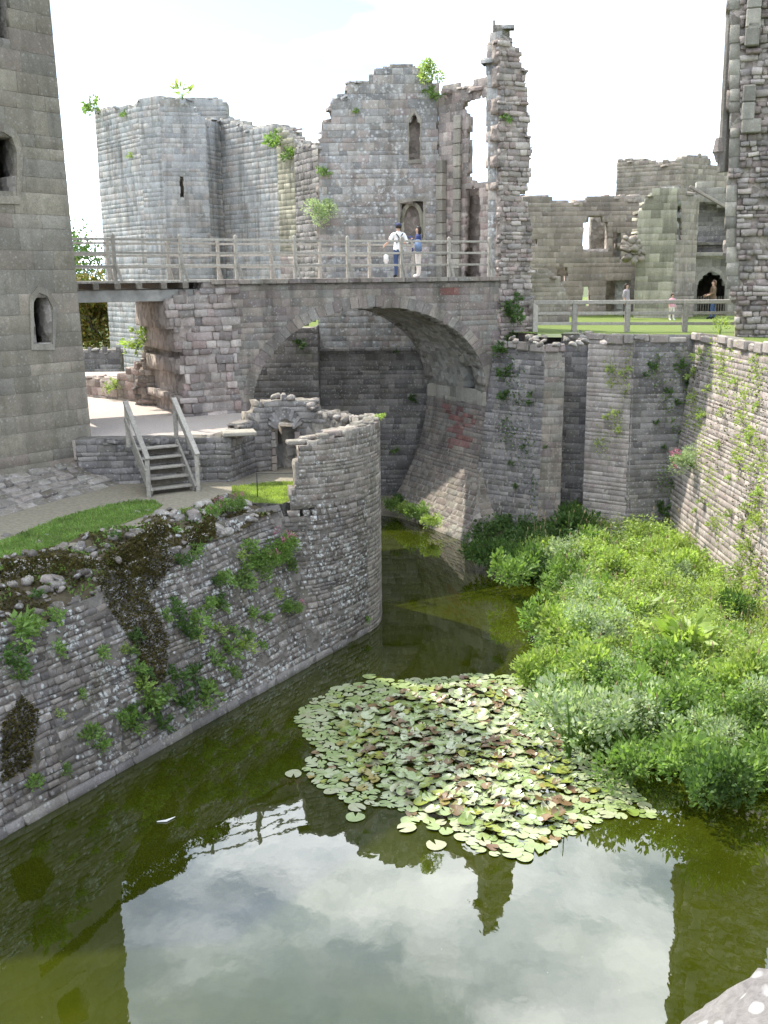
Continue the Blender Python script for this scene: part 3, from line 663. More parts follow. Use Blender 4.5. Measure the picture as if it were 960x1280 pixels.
for s in (-1, 1):
    mb = MB(); mb.bar(sb+sdw*s*HW_-hd*.08+np.array([0, 0, .06]), stp+sdw*s*HW_+np.array([0, 0, -.06]), .06, .24); mb.build('stringer', 'wood_old', st, .006)
    lp = sb+sdw*s*(HW_+.07)-hd*.1; tp = stp+sdw*s*(HW_+.07)+hd*.15
    for q, h in ((lp, .98), (tp, .98)):
        mb = MB(); mb.bar(q-np.array([0, 0, .1]), q+np.array([0, 0, h]), .1, .1, (1, 0, 0)); mb.build('newel_post', 'wood', st, .008)
    mb = MB(); mb.bar(lp+np.array([0, 0, 1.0])-sd*.06, tp+np.array([0, 0, 1.0])+sd*.04, .13, .06); mb.build('handrail', 'wood', st, .008)
    mb = MB(); mb.bar(lp+np.array([0, 0, .62])+sdw*s*.06, tp+np.array([0, 0, .62])+sdw*s*.06, .035, .14); mb.build('side_board', 'wood', st, .005)
for k in range(5):
    c = sb+sd*((k+.6)/5.2); mb = MB(); mb.obox(c+hd*.02, sdw*HW_, hd*.13, np.array([0, 0, .022])); mb.build('tread', 'wood', st, .006)
    mb = MB(); mb.obox(c+hd*.16-np.array([0, 0, .1]), sdw*(HW_-.01), hd*.012, np.array([0, 0, .08])); mb.build('riser', 'wood_dark', st)
bp = thing('barrier_post', 'thin iron barrier post with a rail on the turret platform', 'post', atz(322, 622, 3.62))
p = atz(322, 622, 3.62); mb = MB(); mb.tube([p, p+np.array([0, 0, .62])], .014, 6); mb.build('post', 'iron', bp)
q = aty(372, 592, 24.4); mb = MB(); mb.tube([p+np.array([0, 0, .6]), q], .01, 5); mb.build('rail', 'iron', bp)

# ================================================================== BRIDGE
BW = Wall((-7.6, 30.), (3.6, 36.)); BE = np.array([*BW.e, 0]); BN = np.array([*BW.n, 0]); BB = -BN; UPV = np.array([0, 0, 1.])
bg_ = thing('stone_bridge', 'stone arch bridge with a broken rubble pier, crossing the moat below the hall', 'bridge', (*(BW.A+BW.e*8), 0))
AU, AA, AZ, AR = 8.38, 4.33, 4.75, 3.08; DECK = 8.74; BWID = 4.0
def arc(a): k = math.sin(a); return (AU-AA*math.cos(a), AZ+AR*(k**.93))
archpoly = [(AU-AA, 1.), *[arc(PI*i/40) for i in range(41)], (AU+AA, 1.)]
sp_out = [(3.5, 4.2), (13.6, 4.2), (13.6, 8.6), (3.5, 8.6)]
ring = [(AU-AA-.34, 1.), *[(AU-(AA+.34)*math.cos(PI*i/40), AZ+(AR+.36)*math.sin(PI*i/40)**.93) for i in range(41)], (AU+AA+.34, 1.)]
def br_mat(u, v): return 's_brick' if (11.0 < u < 11.5 and 8.15 < v < 8.45) else 's_bridge'
core(bg_, BW, (3.5, 13.6), (4.2, 8.6), .12, mask(sp_out, [archpoly]), .6, 'mortar', rough=.006)
lay(bg_, BW, (3.5, 13.6), (4.25, 8.6), .22, .38, mask(sp_out, [ring]), br_mat, 'ashlar', .1, .008, .008, 300)
NV = 46
for k in range(NV):                                                      # voussoirs
    a0, a1 = PI*(k+.03)/NV, PI*(k+.97)/NV; P = []
    for w in (.06, -.008):
        for a, r in ((a0, 0), (a1, 0), (a1, 1), (a0, 1)):
            u = AU-(AA+.34*r)*math.cos(a); z = AZ+(AR+.36*r)*math.sin(a)**.93; q = BW(u, z)-BN*w if w > 0 else BW(u, z)+BN*(-w); P.append(q)
    mb = MB(); mb.add(P, [(0, 1, 2, 3), (7, 6, 5, 4), (0, 4, 5, 1), (1, 5, 6, 2), (2, 6, 7, 3), (3, 7, 4, 0)]); mb.build('voussoir', 's_bridge', bg_)
# barrel
tt_ = [PI*i/120 for i in range(121)]; xy = np.array([arc(a) for a in tt_]); cum = np.concatenate([[0], np.cumsum(np.hypot(*np.diff(xy, axis=0).T))]); BL = cum[-1]
def S_bar(t, w):
    t = min(max(t, 0), BL); u = np.interp(t, cum, xy[:, 0]); z = np.interp(t, cum, xy[:, 1]); return np.array([*(BW.A+BW.e*u-BW.n*w), z])
bc = np.array([*(BW.A+BW.e*AU-BW.n*2), 4.0])
sqn = rect(BL-.92, BL-.12, .62, 1.42)
core(bg_, S_bar, (.01, BL-.01), (0.03, BWID), .23, mask(None, [sqn]), .5, 'mortar_pale', name='barrel_core', ref=bc, rough=.01, inset=.0, back=False)
lay(bg_, S_bar, (.05, BL-.05), (.06, BWID), .5, .27, lambda U, V: mask(None, [sqn])(U, V) & (np.asarray(U) > BL*.42), 's_pale', 'ashlar', .05, .012, .012, 150, ref=bc, name='arch_stone')
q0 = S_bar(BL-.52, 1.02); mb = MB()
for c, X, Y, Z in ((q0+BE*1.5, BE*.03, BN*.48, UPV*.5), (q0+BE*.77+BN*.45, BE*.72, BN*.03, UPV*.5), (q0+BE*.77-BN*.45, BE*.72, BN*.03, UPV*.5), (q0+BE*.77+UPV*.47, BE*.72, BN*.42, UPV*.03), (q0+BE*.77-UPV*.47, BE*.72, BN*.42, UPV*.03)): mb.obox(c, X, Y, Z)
mb.build('niche_shade_lining', 'iron', bg_)  # no ironwork here: near-black colour paints the recess's shade into its lining
# rear face of the arch
BWr = Wall(BW.A-BW.n*BWID, BW.B-BW.n*BWID); core(bg_, BWr, (3.5, 13.6), (4.2, 8.6), .2, mask(sp_out, [archpoly]), .4, 'mortar', name='rear_spandrel', rough=.01, flip=True)
# string course and deck
for k in range(26):
    u0, u1 = lerp(2.85, 13.5, k/26), lerp(2.85, 13.5, (k+1)/26); mb = MB(); mb.obox(BW((u0+u1)/2, 8.665)+BN*(.03+random.uniform(-.008, .008)), BE*((u1-u0)/2-.006), BN*.14, UPV*.07); mb.build('coping_stone', 's_bridge', bg_, .01)
mb = MB(); mb.obox(BW(8.2, 8.70)+BB*(BWID/2+.1), BE*5.4, BN*(BWID/2-.05), UPV*.03); mb.build('deck', 'gravel', bg_)
# broken pier
pier = BW.poly([(207, 376), (236, 368), (262, 353), (297, 353), (300, 545), (226, 540), (229, 485), (224, 440), (212, 405)])
wall(bg_, BW, pier, ch=.22, bw=.34, mat='s_rubble', cm='mortar_pink', style='rubble', thick=3.4, limit=160, rag=.07, depth=.16, proud=.08)
mb = MB()
# right abutment with spreading base
def spread(v): return 1.85*(max(0, 4.55-v)/4.55)**1.9
JP = BW.A+BW.e*12.71
def S_jamb(w, v):
    s = spread(v); p = JP-BW.n*w-BW.e*s+BW.n*s*(1-w/BWID); return np.array([p[0], p[1], v])
def S_abf(u, v):
    s = spread(v); p = BW.A+BW.e*u+BW.n*s-BW.e*s*max(0, (14.4-u)/1.69); return np.array([p[0], p[1], v])
core(bg_, S_jamb, (0, BWID), (-.5, 4.78), .25, mask(None), .4, 'mortar', name='abutment_core', rough=.01, back=False)
core(bg_, S_abf, (12.71, 14.4), (-.5, 4.78), .25, mask(None), .4, 'mortar', name='abutment_core', rough=.01, back=False)
redp = rect(.9, 2.5, 2.7, 4.1)
def jm(u, v):
    if 4.3 < v: return 's_pale'
    return 's_brick' if pin(redp, u+.25*math.sin(v*9), v+.1*math.sin(u*7)) and random.random() < .85 else 's_bridge'
lay(bg_, S_jamb, (0.02, BWID), (.0, 4.3), .175, .34, mask(None), jm, 'block', .08, .02, .012, 260)
lay(bg_, S_jamb, (0.02, BWID), (4.3, 4.75), .44, .5, mask(None), 's_pale', 'ashlar', .08, .02, .012, 40, name='springer')
lay(bg_, S_abf, (12.73, 14.4), (.0, 4.75), .19, .36, mask(None), 's_bridge', 'block', .08, .02, .012, 140)

# ---- timber span between pier and tower
ts = thing('timber_span', 'timber span on a pale girder joining the stone bridge to the tower', 'footbridge', (*(BW.A+BW.e*.8), 8.1))
for w in (.28, 3.4):
    mb = MB(); mb.bar(BW(-2.0, 8.3)+BB*w, BW(2.95, 8.3)+BB*w, .2, .33); mb.build('girder', 'girder', ts, .01)
for x in (92, 118, 145, 172, 203, 230):
    u = BW.px(x, 352)[0]; mb = MB(); mb.bar(BW(u, 8.575)+BN*.16, BW(u, 8.575)+BB*3.75, .17, .17); mb.build('joist', 'wood_dark', ts, .008)
k = 0; u = -2.0
while u < 2.86:
    w = random.uniform(.17, .2); mb = MB(); mb.obox(BW(u+w/2, 8.695)+BB*1.8, BE*(w/2-.006), BN*1.85, UPV*(.03+random.uniform(0, .004))); mb.build('deck_plank', 'wood_old', ts); u += w
def railing(name, label, off, us, z0, outer, start, end):
    r = thing(name, label, 'railing', (*(BW.A+BW.e*us[0]-BW.n*off), z0))
    for u in us:
        q = BW(u, z0)+BB*off; mb = MB(); mb.obox(q+UPV*.62, BE*.048, BN*.045, UPV*.66)
        mb.add([q+BE*s*.048+BN*t*.045+UPV*1.28 for s, t in ((-1, -1), (1, -1), (1, 1), (-1, 1))]+[q+UPV*1.34], [(0, 1, 4), (1, 2, 4), (2, 3, 4), (3, 0, 4)]); po__ = mb.build('post', 'wood', r)
        mb = MB(); s = 1 if outer else -1; mb.bar(q+BN*s*.06+BE*.02+UPV*.5, q+BN*s*.1+BE*.16, .05, .07, (1, 0, 0)); mb.build('brace', 'wood', po__)
    pts = [start]+list(us)+[end]
    for h in (1.17, .8, .43):
        for a, b in zip(pts[:-1], pts[1:]):
            if b-a < .05: continue
            j = random.uniform(-.012, .012); mb = MB(); mb.bar(BW(a, z0+h+j)+BB*(off+.03), BW(b, z0+h+random.uniform(-.012, .012))+BB*(off+.03), .04, .065); mb.build('rail', 'wood', r, .006)
    return r
us = [BW.px(x, 350)[0] for x in (145, 228, 297, 370, 436, 503, 562, 612)]
railing('bridge_railing', 'weathered grey timber railing along the near edge of the bridge', .05, us, DECK-.03, True, -1.9, us[-1])
usf = [u+.72 for u in us[:-1]]; railing('bridge_railing', 'weathered grey timber railing along the far edge of the bridge', 3.7, [-1.0]+usf, DECK-.03, False, -1.9, usf[-1]+.6)

# ---- ruins below the timber span
lw = thing('ruined_wall', 'jagged lit stub of ruined wall below the bridge beside the pier', 'wall', (-7.2, 33.3, 4.7))
LW = Wall((-8.6, 34.2), (-6.2, 33.2)); o_ = LW.poly([(166, 535), (205, 535), (206, 400), (196, 398), (186, 410), (183, 430), (178, 452), (172, 470), (168, 500)])
wall(lw, LW, o_, ch=.2, bw=.33, mat='s_rubble', cm='mortar_pink', style='rubble', thick=1.6, limit=120, crown=[2, 3, 4, 5, 6, 7], rag=.06, depth=.14, proud=.06)
LW2 = Wall((-11.2, 37.2), (-8.0, 34.6)); o_ = LW2.poly([(104, 530), (172, 530), (172, 452), (160, 458), (150, 470), (138, 474), (106, 470)])
wall(lw, LW2, o_, ch=.22, bw=.36, mat='s_rubble', cm='mortar_pink', style='rubble', thick=.7, limit=90, crown=[2, 3, 4, 5], rag=.05)
lw3 = thing('garden_wall', 'low distant stone wall between the tower and the gatehouse', 'wall', (-15, 48, 3.2))
LW3 = Wall((-20, 49), (-11, 49)); o_ = LW3.poly([(80, 500), (150, 500), (150, 437), (110, 438), (80, 440)])
wall(lw3, LW3, o_, ch=.25, bw=.45, mat='s_dark', thick=.6, limit=60, crown=[2, 3], rag=.03)
# side of the terrace towards the moat
ew = thing('moat_wall', 'stone wall holding the terrace above the water below the bridge arch', 'wall', (-3.4, 30.5, 0))
for a, b in (((-2.3, 28.55), (-3.95, 32.0)), ((-3.95, 32.0), (-6.0, 38.8))):
    w = Wall(a, b); wall(ew, w, [(0, -.5), (w.L, -.5), (w.L, 4.74), (0, 4.74)], ch=.22, bw=.36, mat='s_dark', thick=.5, limit=40, rag=0, flip=False)

# ================================================================== FAR MOAT WALLS SEEN THROUGH THE ARCH
fm = thing('moat_wall', 'tall dark moat wall with a string course seen through the bridge arch', 'wall', (0, 40, 0))
FM = Wall((-2.45, 40.2), (6.0, 40.2), .03, 6.0)
wall(fm, FM, [(0, -.5), (8.4, -.5), (8.4, 6.0), (0, 6.0)], ch=.22, bw=.4, mat='s_dark', cm='mortar_dark', thick=.6, limit=230, rag=0)
for k in range(14):
    mb = MB(); mb.obox((-2.45+.6*(k+.5), 40.16, 6.04), (.296, 0, 0), (0, .16, 0), (0, 0, .07)); mb.build('string_course_stone', 's_dark', fm, .03)
fm2 = thing('moat_wall', 'lower moat wall with grass on top seen through the left side of the arch', 'wall', (-4, 38.9, 0))
FM2 = Wall((-6.2, 38.9), (-2.42, 38.9), .04, 6.9)
wall(fm2, FM2, [(0, -.5), (FM2.L, -.5), (FM2.L, 6.92), (0, 6.92)], ch=.23, bw=.4, mat='s_dark', cm='mortar', thick=.6, limit=150, rag=0)
w = Wall((-2.42, 38.9), (-2.42, 40.3)); wall(fm2, w, [(0, -.5), (w.L, -.5), (w.L, 6.92), (0, 6.92)], ch=.23, bw=.4, mat='s_dark', thick=.6, limit=30, rag=0, flip=False)

# ================================================================== HALL RUIN ABOVE THE BRIDGE
hl = thing('ruined_hall', 'high ruined hall wall with stepped top and two niches behind the bridge', 'ruin', (0, 40.6, 6.9))
HWl = Wall((-2.55, 40.6), (2.2, 40.45)); ho = HWl.poly([(399, 452), (399, 215), (399, 183), (404, 152), (413, 150), (414, 124), (433, 117), (434, 104), (467, 98), (469, 88), (484, 86), (487, 82), (512, 80), (527, 88), (530, 98), (545, 106), (548, 200), (549, 452)])
nA = HWl.poly([(511, 200), (525, 199), (525, 155), (518, 141), (511, 152)]); nB = HWl.poly([(500, 300), (529, 298), (529, 250), (500, 254)])
wall(hl, HWl, ho, [nA, nB], ch=.25, bw=.36, mat='s_hall', style='block', thick=.45, cell=.14, limit=300, crown=list(range(2, 15)), rag=.02, depth=.08, proud=.016, joint=.014)
core(hl, Wall((-2.55, 41.07), (2.2, 40.92)), *bounds(ho), .3, mask(ho, (), .02), .5, 'mortar_pink', name='inner_leaf', rough=.04)
band(hl, HWl, nA, .14, 's_pale', 'niche_surround'); band(hl, HWl, nB, .16, 's_pale', 'niche_surround')
c0 = np.mean(nB, axis=0); ar = arched(c0[0]-.28, c0[0]+.32, c0[1]-.85, c0[1]+.55, .6, 8, True); W_ = Wall((-2.55, 40.85), (2.2, 40.7)); band(hl, W_, ar, .16, 's_plaster', 'niche_arch', out=.12)
# bay with the tall open window, between hall wall and pillar
BY = Wall((2.2, 40.45), (4.7, 37.6)); bo = BY.poly([(549, 452), (548, 120), (556, 108), (568, 106), (575, 110), (590, 107), (604, 101), (632, 96), (632, 452)])
skyw = BY.poly([(575, 140), (581, 127), (593, 119), (613, 115), (632, 115), (632, 230), (594, 228), (583, 219), (587, 200), (584, 170), (586, 150), (581, 142)])
nC = BY.poly([(580, 350), (600, 350), (600, 240), (592, 230), (582, 240)])
wall(hl, BY, bo, [skyw, nC], ch=.28, bw=.36, mat='s_rubble', cm='mortar_pink', style='block', thick=.22, cell=.13, limit=200, crown=[1, 2, 3, 4, 5], rag=.03)
BYi = Wall((2.55, 40.9), (5.05, 38.0)); core(hl, BYi, *bounds(bo), .2, mask(bo, [BYi.poly([(560, 236), (560, 60), (690, 50), (690, 236)])], .02), .4, 'mortar_pink', name='inner_leaf', rough=.04)
for x0, x1, y0, y1, dz in ((550, 559, 348, 205, .25), (567, 578, 348, 150, .12)):            # wall shafts
    a = BY.px((x0+x1)/2, y0); b = BY.px((x0+x1)/2, y1); z = a[1]
    while z < b[1]:
        h = random.uniform(.32, .5); p, T, V, n = basis(BY, a[0], z+h/2, VIEW, None); mb = MB(); mb.obox(p+n*(.02+dz*.5), T*.17, V*(h/2-.008), n*dz*.5); mb.build('shaft_stone', 's_pale', hl, .02); z += h
W_ = Wall((2.2, 40.2), (2.75, 40.2)); 
pl = thing('ruined_pillar', 'tall slender broken stone pillar standing at the right end of the bridge', 'ruin', (4.2, 36.5, 6.4))
P1 = Wall((3.5, 36.7), (4.15, 36.2)); po = P1.poly([(612, 440), (610, 345), (610, 200), (608, 110), (608, 78), (611, 56), (614, 44), (615, 32), (624, 32), (626, 50), (625, 440)])
P1r = [(max(0, min(P1.L, u)) if False else u, v) for u, v in po]
wall(pl, P1, P1r, ch=.33, bw=.36, mat='s_hall', style='block', thick=.7, cell=.11, limit=110, rag=.01, crown=[4, 5, 6, 7, 8], proud=.02)
P2 = Wall((4.15, 36.2), (5.3, 36.7)); po2 = P2.poly([(625, 445), (624, 48), (630, 48), (636, 52), (642, 60), (650, 66), (651, 78), (657, 92), (657, 112), (661, 130), (659, 160), (663, 190), (660, 238), (650, 243), (662, 262), (665, 300), (662, 345), (668, 400), (672, 440)])
wall(pl, P2, po2, ch=.17, bw=.26, mat='s_rubble', cm='mortar_pink', style='rubble', thick=.8, cell=.12, limit=300, rag=.05, crown=list(range(1, 18)), depth=.16, proud=.09)

# ================================================================== GATEHOUSE (behind, left)
gh = thing('gatehouse_tower', 'broad grey many-sided gatehouse tower with an arrow slit, ruined top', 'tower', (-10, 53, 3))
def gp(x, Y): p = aty(x, 345, Y); return np.array([p[0], p[1]])
G = [gp(132, 58), gp(185, 54), gp(211, 53), gp(266, 53.5), gp(283, 55), gp(351, 51.5), gp(380, 50)]
def facet(parent, a, b, top, mat='s_gate', holes=(), zb=3., ch=.27, bw=.4, limit=120, cm='mortar_pale', style='block', thick=1.0, crown=True, rag=.03):
    w = Wall(a, b); tp = [w.px(*p) for p in top]; tp[0] = (0., tp[0][1]); tp[-1] = (w.L, tp[-1][1]); o = [(0, zb), (w.L, zb)]+[(min(max(u, 0), w.L), v) for u, v in tp[::-1]]
    wall(parent, w, o, [w.poly(h) for h in holes], ch=ch, bw=bw, mat=mat, cm=cm, style=style, thick=thick, cell=.24, limit=limit, crown=list(range(2, len(o)-1)) if crown else None, rag=rag, joint=.01, proud=.012); return w
facet(gh, G[0], G[1], [(119, 138), (140, 136), (158, 131), (164, 137), (173, 126)], limit=160)
facet(gh, G[1], G[2], [(173, 126), (193, 120), (200, 122)], limit=60)
slitp = [(225, 250), (230, 249), (230, 219), (225, 220)]
facet(gh, G[2], G[3], [(200, 122), (215, 124), (230, 132), (240, 134), (248, 142), (257, 152)], holes=[slitp], limit=200)
facet(gh, G[3], G[4], [(257, 152), (274, 148)], limit=40)
facet(gh, G[4], G[5], [(274, 148), (286, 151), (300, 156), (313, 162), (330, 158), (345, 158)], limit=160)
facet(gh, G[5], G[6], [(345, 158), (358, 166), (368, 178), (375, 190)], mat=lambda u, v: 's_plaster' if v > 9.8 else 's_rubble', limit=40)
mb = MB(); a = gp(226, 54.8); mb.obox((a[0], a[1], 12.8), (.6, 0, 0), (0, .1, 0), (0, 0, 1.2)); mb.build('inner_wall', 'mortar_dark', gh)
for k, (x, y, Y) in enumerate([(240, 140, 58), (255, 136, 59), (270, 132, 58)]):
    pass
GB = Wall(gp(228, 58), gp(292, 58)); facet(gh, GB.A, GB.B, [(228, 126), (236, 122), (250, 125), (262, 122), (276, 126), (281, 133), (283, 145), (292, 160)], zb=12., limit=30)
facet(gh, gp(372, 49.5), gp(401, 47), [(372, 188), (380, 181), (401, 181)], mat='s_dark', cm='mortar_dark', style='rubble', limit=60)
w = Wall(gp(145, 60.5), gp(376, 57)); core(gh, w, (0, w.L), (3, 14.5), .8, mask(None), .5, 'mortar', name='rear_wall')

# ================================================================== COURT BUILDINGS (behind, right)
cb_ = thing('ruined_range', 'ruined pinkish court wall with empty window openings beyond the fence', 'ruin', (9, 50, 6.8))
holes = [[(729, 312), (760, 312), (760, 280), (752, 272), (738, 272), (729, 276)], [(766, 325), (776, 325), (776, 293), (771, 287), (766, 293)], [(694, 360), (708, 352), (712, 340), (703, 331), (694, 334)], [(729, 385), (737, 385), (737, 360), (733, 355), (729, 360)], [(663, 306), (671, 306), (671, 297), (663, 297)], [(757, 402), (788, 402), (788, 352), (772, 346), (757, 352)]]
cw = facet(cb_, gp(652, 50), gp(796, 50), [(652, 244), (680, 246), (700, 252), (712, 255), (728, 249), (745, 247), (770, 247), (796, 244)], mat='s_back', cm='mortar_pink', holes=holes, zb=6.5, ch=.3, bw=.44, limit=200, thick=.8)
for k, (x0, x1, y0, y1) in enumerate([(737, 764, 266, 330), (762, 782, 280, 335), (688, 716, 326, 366), (742, 800, 340, 410), (660, 676, 290, 310)]):
    a = gp(x0, 52.4); b = gp(x1, 52.4); w_ = Wall(a, b); z1 = w_.px(x0, y0)[1]; z0 = w_.px(x0, y1)[1]
    core(cb_, w_, (0, w_.L), (z0, z1), .4, mask(None), .5, 'mortar', name='rear_wall', rough=.04)
for a, b in ((gp(796, 50), gp(800, 54)),): facet(cb_, a, b, [(796, 244), (800, 244)], mat='s_back', zb=6.5, limit=0, crown=False)
sw_ = thing('ruined_wall', 'stepped block of low ruined masonry behind the fence beside the pillar', 'wall', (6, 42, 6.85))
facet(sw_, gp(664, 42.), gp(713, 43), [(664, 338), (690, 338), (693, 345), (699, 350), (703, 360), (710, 372), (713, 395)], mat='s_back', cm='mortar_pink', zb=6.6, ch=.2, bw=.4, limit=90, thick=1.)
ht = thing('round_tower', 'broken tower top rising behind the pale court wall on the right', 'tower', (17, 62, 6.8))
facet(ht, gp(766, 62), gp(845, 60), [(766, 201), (790, 199), (815, 203), (845, 201)], zb=8., limit=80, mat='s_back', cm='mortar')
facet(ht, gp(845, 60), gp(915, 62), [(845, 201), (862, 197), (868, 194), (884, 196), (890, 206), (915, 206)], zb=8., limit=70, mat='s_back', cm='mortar')
pw = thing('court_wall', 'pale upright buttress of ruined wall in the court behind the fence', 'ruin', (13, 47, 6.8))
facet(pw, gp(794, 47), gp(842, 46.5), [(794, 300), (797, 270), (803, 255), (812, 242), (826, 236), (842, 233)], mat='s_plaster', style='ashlar', cm='mortar_pale', zb=6.5, ch=.34, bw=.5, limit=120, thick=1.5)
facet(pw, gp(842, 46.5), gp(869, 47.5), [(842, 235), (852, 238), (869, 243)], mat='s_back', cm='mortar_pale', zb=6.5, limit=60, thick=1.2, holes=[[(847, 300), (852, 300), (852, 255), (847, 255)]])
for k in range(26):
    p = aty(random.uniform(782, 800), random.uniform(296, 325), 46.6); rock(pw, p, random.uniform(.3, .55), 's_back', 'broken_stone')
pr = thing('porch_range', 'gabled porch range with a dark blocked window above an arched doorway', 'building', (15, 49, 6.8))
dw2 = [(871, 402), (906, 402), (906, 355), (900, 344), (889, 338), (877, 346), (871, 356)]; bwn = [(866, 316), (918, 316), (918, 262), (868, 247)]
pwl = facet(pr, gp(864, 49), gp(930, 48.5), [(864, 228), (885, 228), (930, 245)], mat='s_pale', style='ashlar', cm='mortar_pale', holes=[dw2, bwn], zb=6.5, ch=.34, bw=.5, limit=120, thick=.5, crown=False)
bw_ = Wall(gp(860, 49.6), gp(935, 49.1)); z0 = bw_.px(890, 318)[1]; 
core(pr, bw_, (0, bw_.L), (z0-.2, z0+2.9), .3, mask(None), .3, 'mortar_dark', name='blocked_window', rough=.01); lay(pr, bw_, (0, bw_.L), (z0-.1, z0+2.8), .2, .4, mask(None), 's_dark', 'ashlar', .06, .01, .012, 60)
mb = MB(); a = aty(862, 318, 48.7); b = aty(925, 318, 48.3); mb.bar(a, b, .35, .16); mb.build('ledge', 's_pale', pr, .02)
a = aty(862, 233, 48.6); b = aty(912, 262, 48.2); mb = MB(); mb.bar(a, b, .3, .12); mb.build('gable_coping', 's_back', pr, .02)
band(pr, pwl, pwl.poly(dw2), .2, 's_pale', 'door_surround')
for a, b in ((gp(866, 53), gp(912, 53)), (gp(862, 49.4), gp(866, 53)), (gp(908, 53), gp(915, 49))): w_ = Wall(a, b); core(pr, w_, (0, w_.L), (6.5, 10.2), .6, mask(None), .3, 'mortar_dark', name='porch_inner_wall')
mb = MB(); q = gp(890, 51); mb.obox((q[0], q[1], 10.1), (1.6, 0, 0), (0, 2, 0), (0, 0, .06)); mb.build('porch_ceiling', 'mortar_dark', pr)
for k in range(16):
    mb = MB(); p = gp(lerp(862, 910, k/15), 47.6); mb.bar((p[0], p[1], 6.85), (p[0], p[1], 7.75), .03, .03, (1, 0, 0)); mb.build('baluster', 'wood_dark', pr)

# ---- tall jamb on the right
rp = thing('ruined_window_wall', 'tall broken window wall with jagged rubble face at the right edge', 'ruin', (11, 32, 6.85))
RP = Wall((10.0, 32.5), (13.6, 31.4)); ro = RP.poly([(918, 428), (920, 400), (914, 372), (912, 360), (908, 350), (907, 260), (909, 215), (912, 205), (912, -330), (1050, -330), (1050, 428)])
RPs = mask(RP.poly([(900, 360), (900, 222), (922, 222), (920, 300), (926, 358)]), ()); RPu = mask(RP.poly([(900, 208), (900, -340), (925, -340), (925, 208)]), ()); RPm = lambda U, V: RPs(U, V) | RPu(U, V)
lm = lambda U, V: ~RPm(U, V)
wall(rp, RP, ro, ch=.17, bw=.25, mat='s_rubble', cm='mortar_pink', style='rubble', thick=1.0, limit=300, rag=.05, depth=.22, proud=.16, lay_mask=lm)
msk = mask(ro, (), .0); (u0, u1), (v0, v1) = bounds(ro)
lay(rp, RP, (u0, u1), (v0, v1), .42, .5, lambda U, V: msk(U, V) & RPm(U, V), 's_pale', 'ashlar', .3, .12, .012, 60, name='quoin')
for x0, x1, yb, yt in ((930, 948, 60, -320), (926, 950, 168, 150), (926, 942, 152, 108), (934, 950, 40, 30)):
    a = RP.px((x0+x1)/2, yb); b = RP.px((x0+x1)/2, yt); hw = abs(RP.px(x1, yb)[0]-RP.px(x0, yb)[0])/2; z = a[1]
    while z < b[1]-.05:
        h = min(.5, b[1]-z); p, T, V, n = basis(RP, a[0], z+h/2, VIEW, None); mb = MB(); mb.obox(p+n*.1, T*hw, V*(h/2-.006), n*.25); mb.build('jamb_stone', 's_pale', rp, .03); z += h
c_ = aty(903, 215, 33.0); mb = MB(); mb.tube([(c_[0], c_[1], c_[2]), (c_[0], c_[1], 24)], [.17, .17], 8); mb.build('window_shaft', 's_bridge', rp)
c2 = aty(898, 190, 33.0); mb = MB(); mb.tube([c2-np.array([0, 0, .3]), c2-np.array([0, 0, .05]), c2, c2+np.array([0, 0, .12]), c2+np.array([0, 0, .4])], [.06, .15, .2, .17, .12], 7); mb.build('corbel', 's_rubble', rp)
# ================================================================== RIGHT MOAT WALLS
class Ruled:
    """leaning wall between a top line and a base line, u along it, v = height"""
    def __init__(s, ta, tb, ba, bb, zt, zb=-.4): s.q = [np.array(p, float) for p in (ta, tb, ba, bb)]; s.zt = zt; s.zb = zb; s.L = np.linalg.norm(s.q[1]-s.q[0])
    def __call__(s, u, v):
        t = u/s.L; k = (v-s.zb)/(s.zt-s.zb); p = lerp(lerp(s.q[2], s.q[3], t), lerp(s.q[0], s.q[1], t), k); return np.array([p[0], p[1], v])
    def px(s, x, y):
        u, v = s.L/2, s.zt/2; d = ray(x, y)
        for _ in range(8):
            p = s(u, v); A = np.stack([(s(u+.01, v)-p)/.01, (s(u, v+.01)-p)/.01, -d], 1); du, dv, t = np.linalg.solve(A, CC-p); u += du; v += dv
        return u, v
def mwall(label, ta, tb, ba, bb, zt, mat, limit, ch=.2, bw=.36, style='block', crown=True, cm='mortar', t=None, proud=.02, flip=None):
    t = t or thing('moat_wall', label, 'wall', ((ba[0]+bb[0])/2, (ba[1]+bb[1])/2, 0)); w = Ruled(ta, tb, ba, bb, zt)
    o = [(0, -.4), (w.L, -.4), (w.L, zt), (w.L*.6, zt+.04), (w.L*.3, zt-.05), (0, zt)]
    wall(t, w, o, ch=ch, bw=bw, mat=mat, cm=cm, style=style, thick=.5, cell=.25, limit=limit, crown=[2, 3, 4] if crown else None, rag=.0, proud=proud, flip=flip, joint=.007); return t, w
a0, a1, a2, a3, a4, b1, b2, c1, c2_ = (3.9, 36.1), (5.4, 34.5), (6.05, 34.5), (6.05, 35.2), (7.0, 34.9), (6.75, 34.15), (8.0, 33.15), (9.95, 33.25), (10.6, 17.)
A0_, A1_, A2_, A3_, A4_, B1_, B2_, C1_, C2_ = (2.9, 35.0), (5.1, 33.5), (5.85, 33.5), (5.95, 35.0), (6.9, 34.6), (6.6, 33.35), (7.85, 32.4), (9.1, 32.75), (8.9, 17.)
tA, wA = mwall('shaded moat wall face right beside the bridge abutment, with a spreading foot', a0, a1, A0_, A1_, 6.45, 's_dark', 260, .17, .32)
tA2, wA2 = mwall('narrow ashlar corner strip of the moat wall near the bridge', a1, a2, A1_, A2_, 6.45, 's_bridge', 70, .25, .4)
mwall('', a2, a3, A2_, A3_, 6.45, 's_dark', 0, t=tA2, crown=False, flip=False)
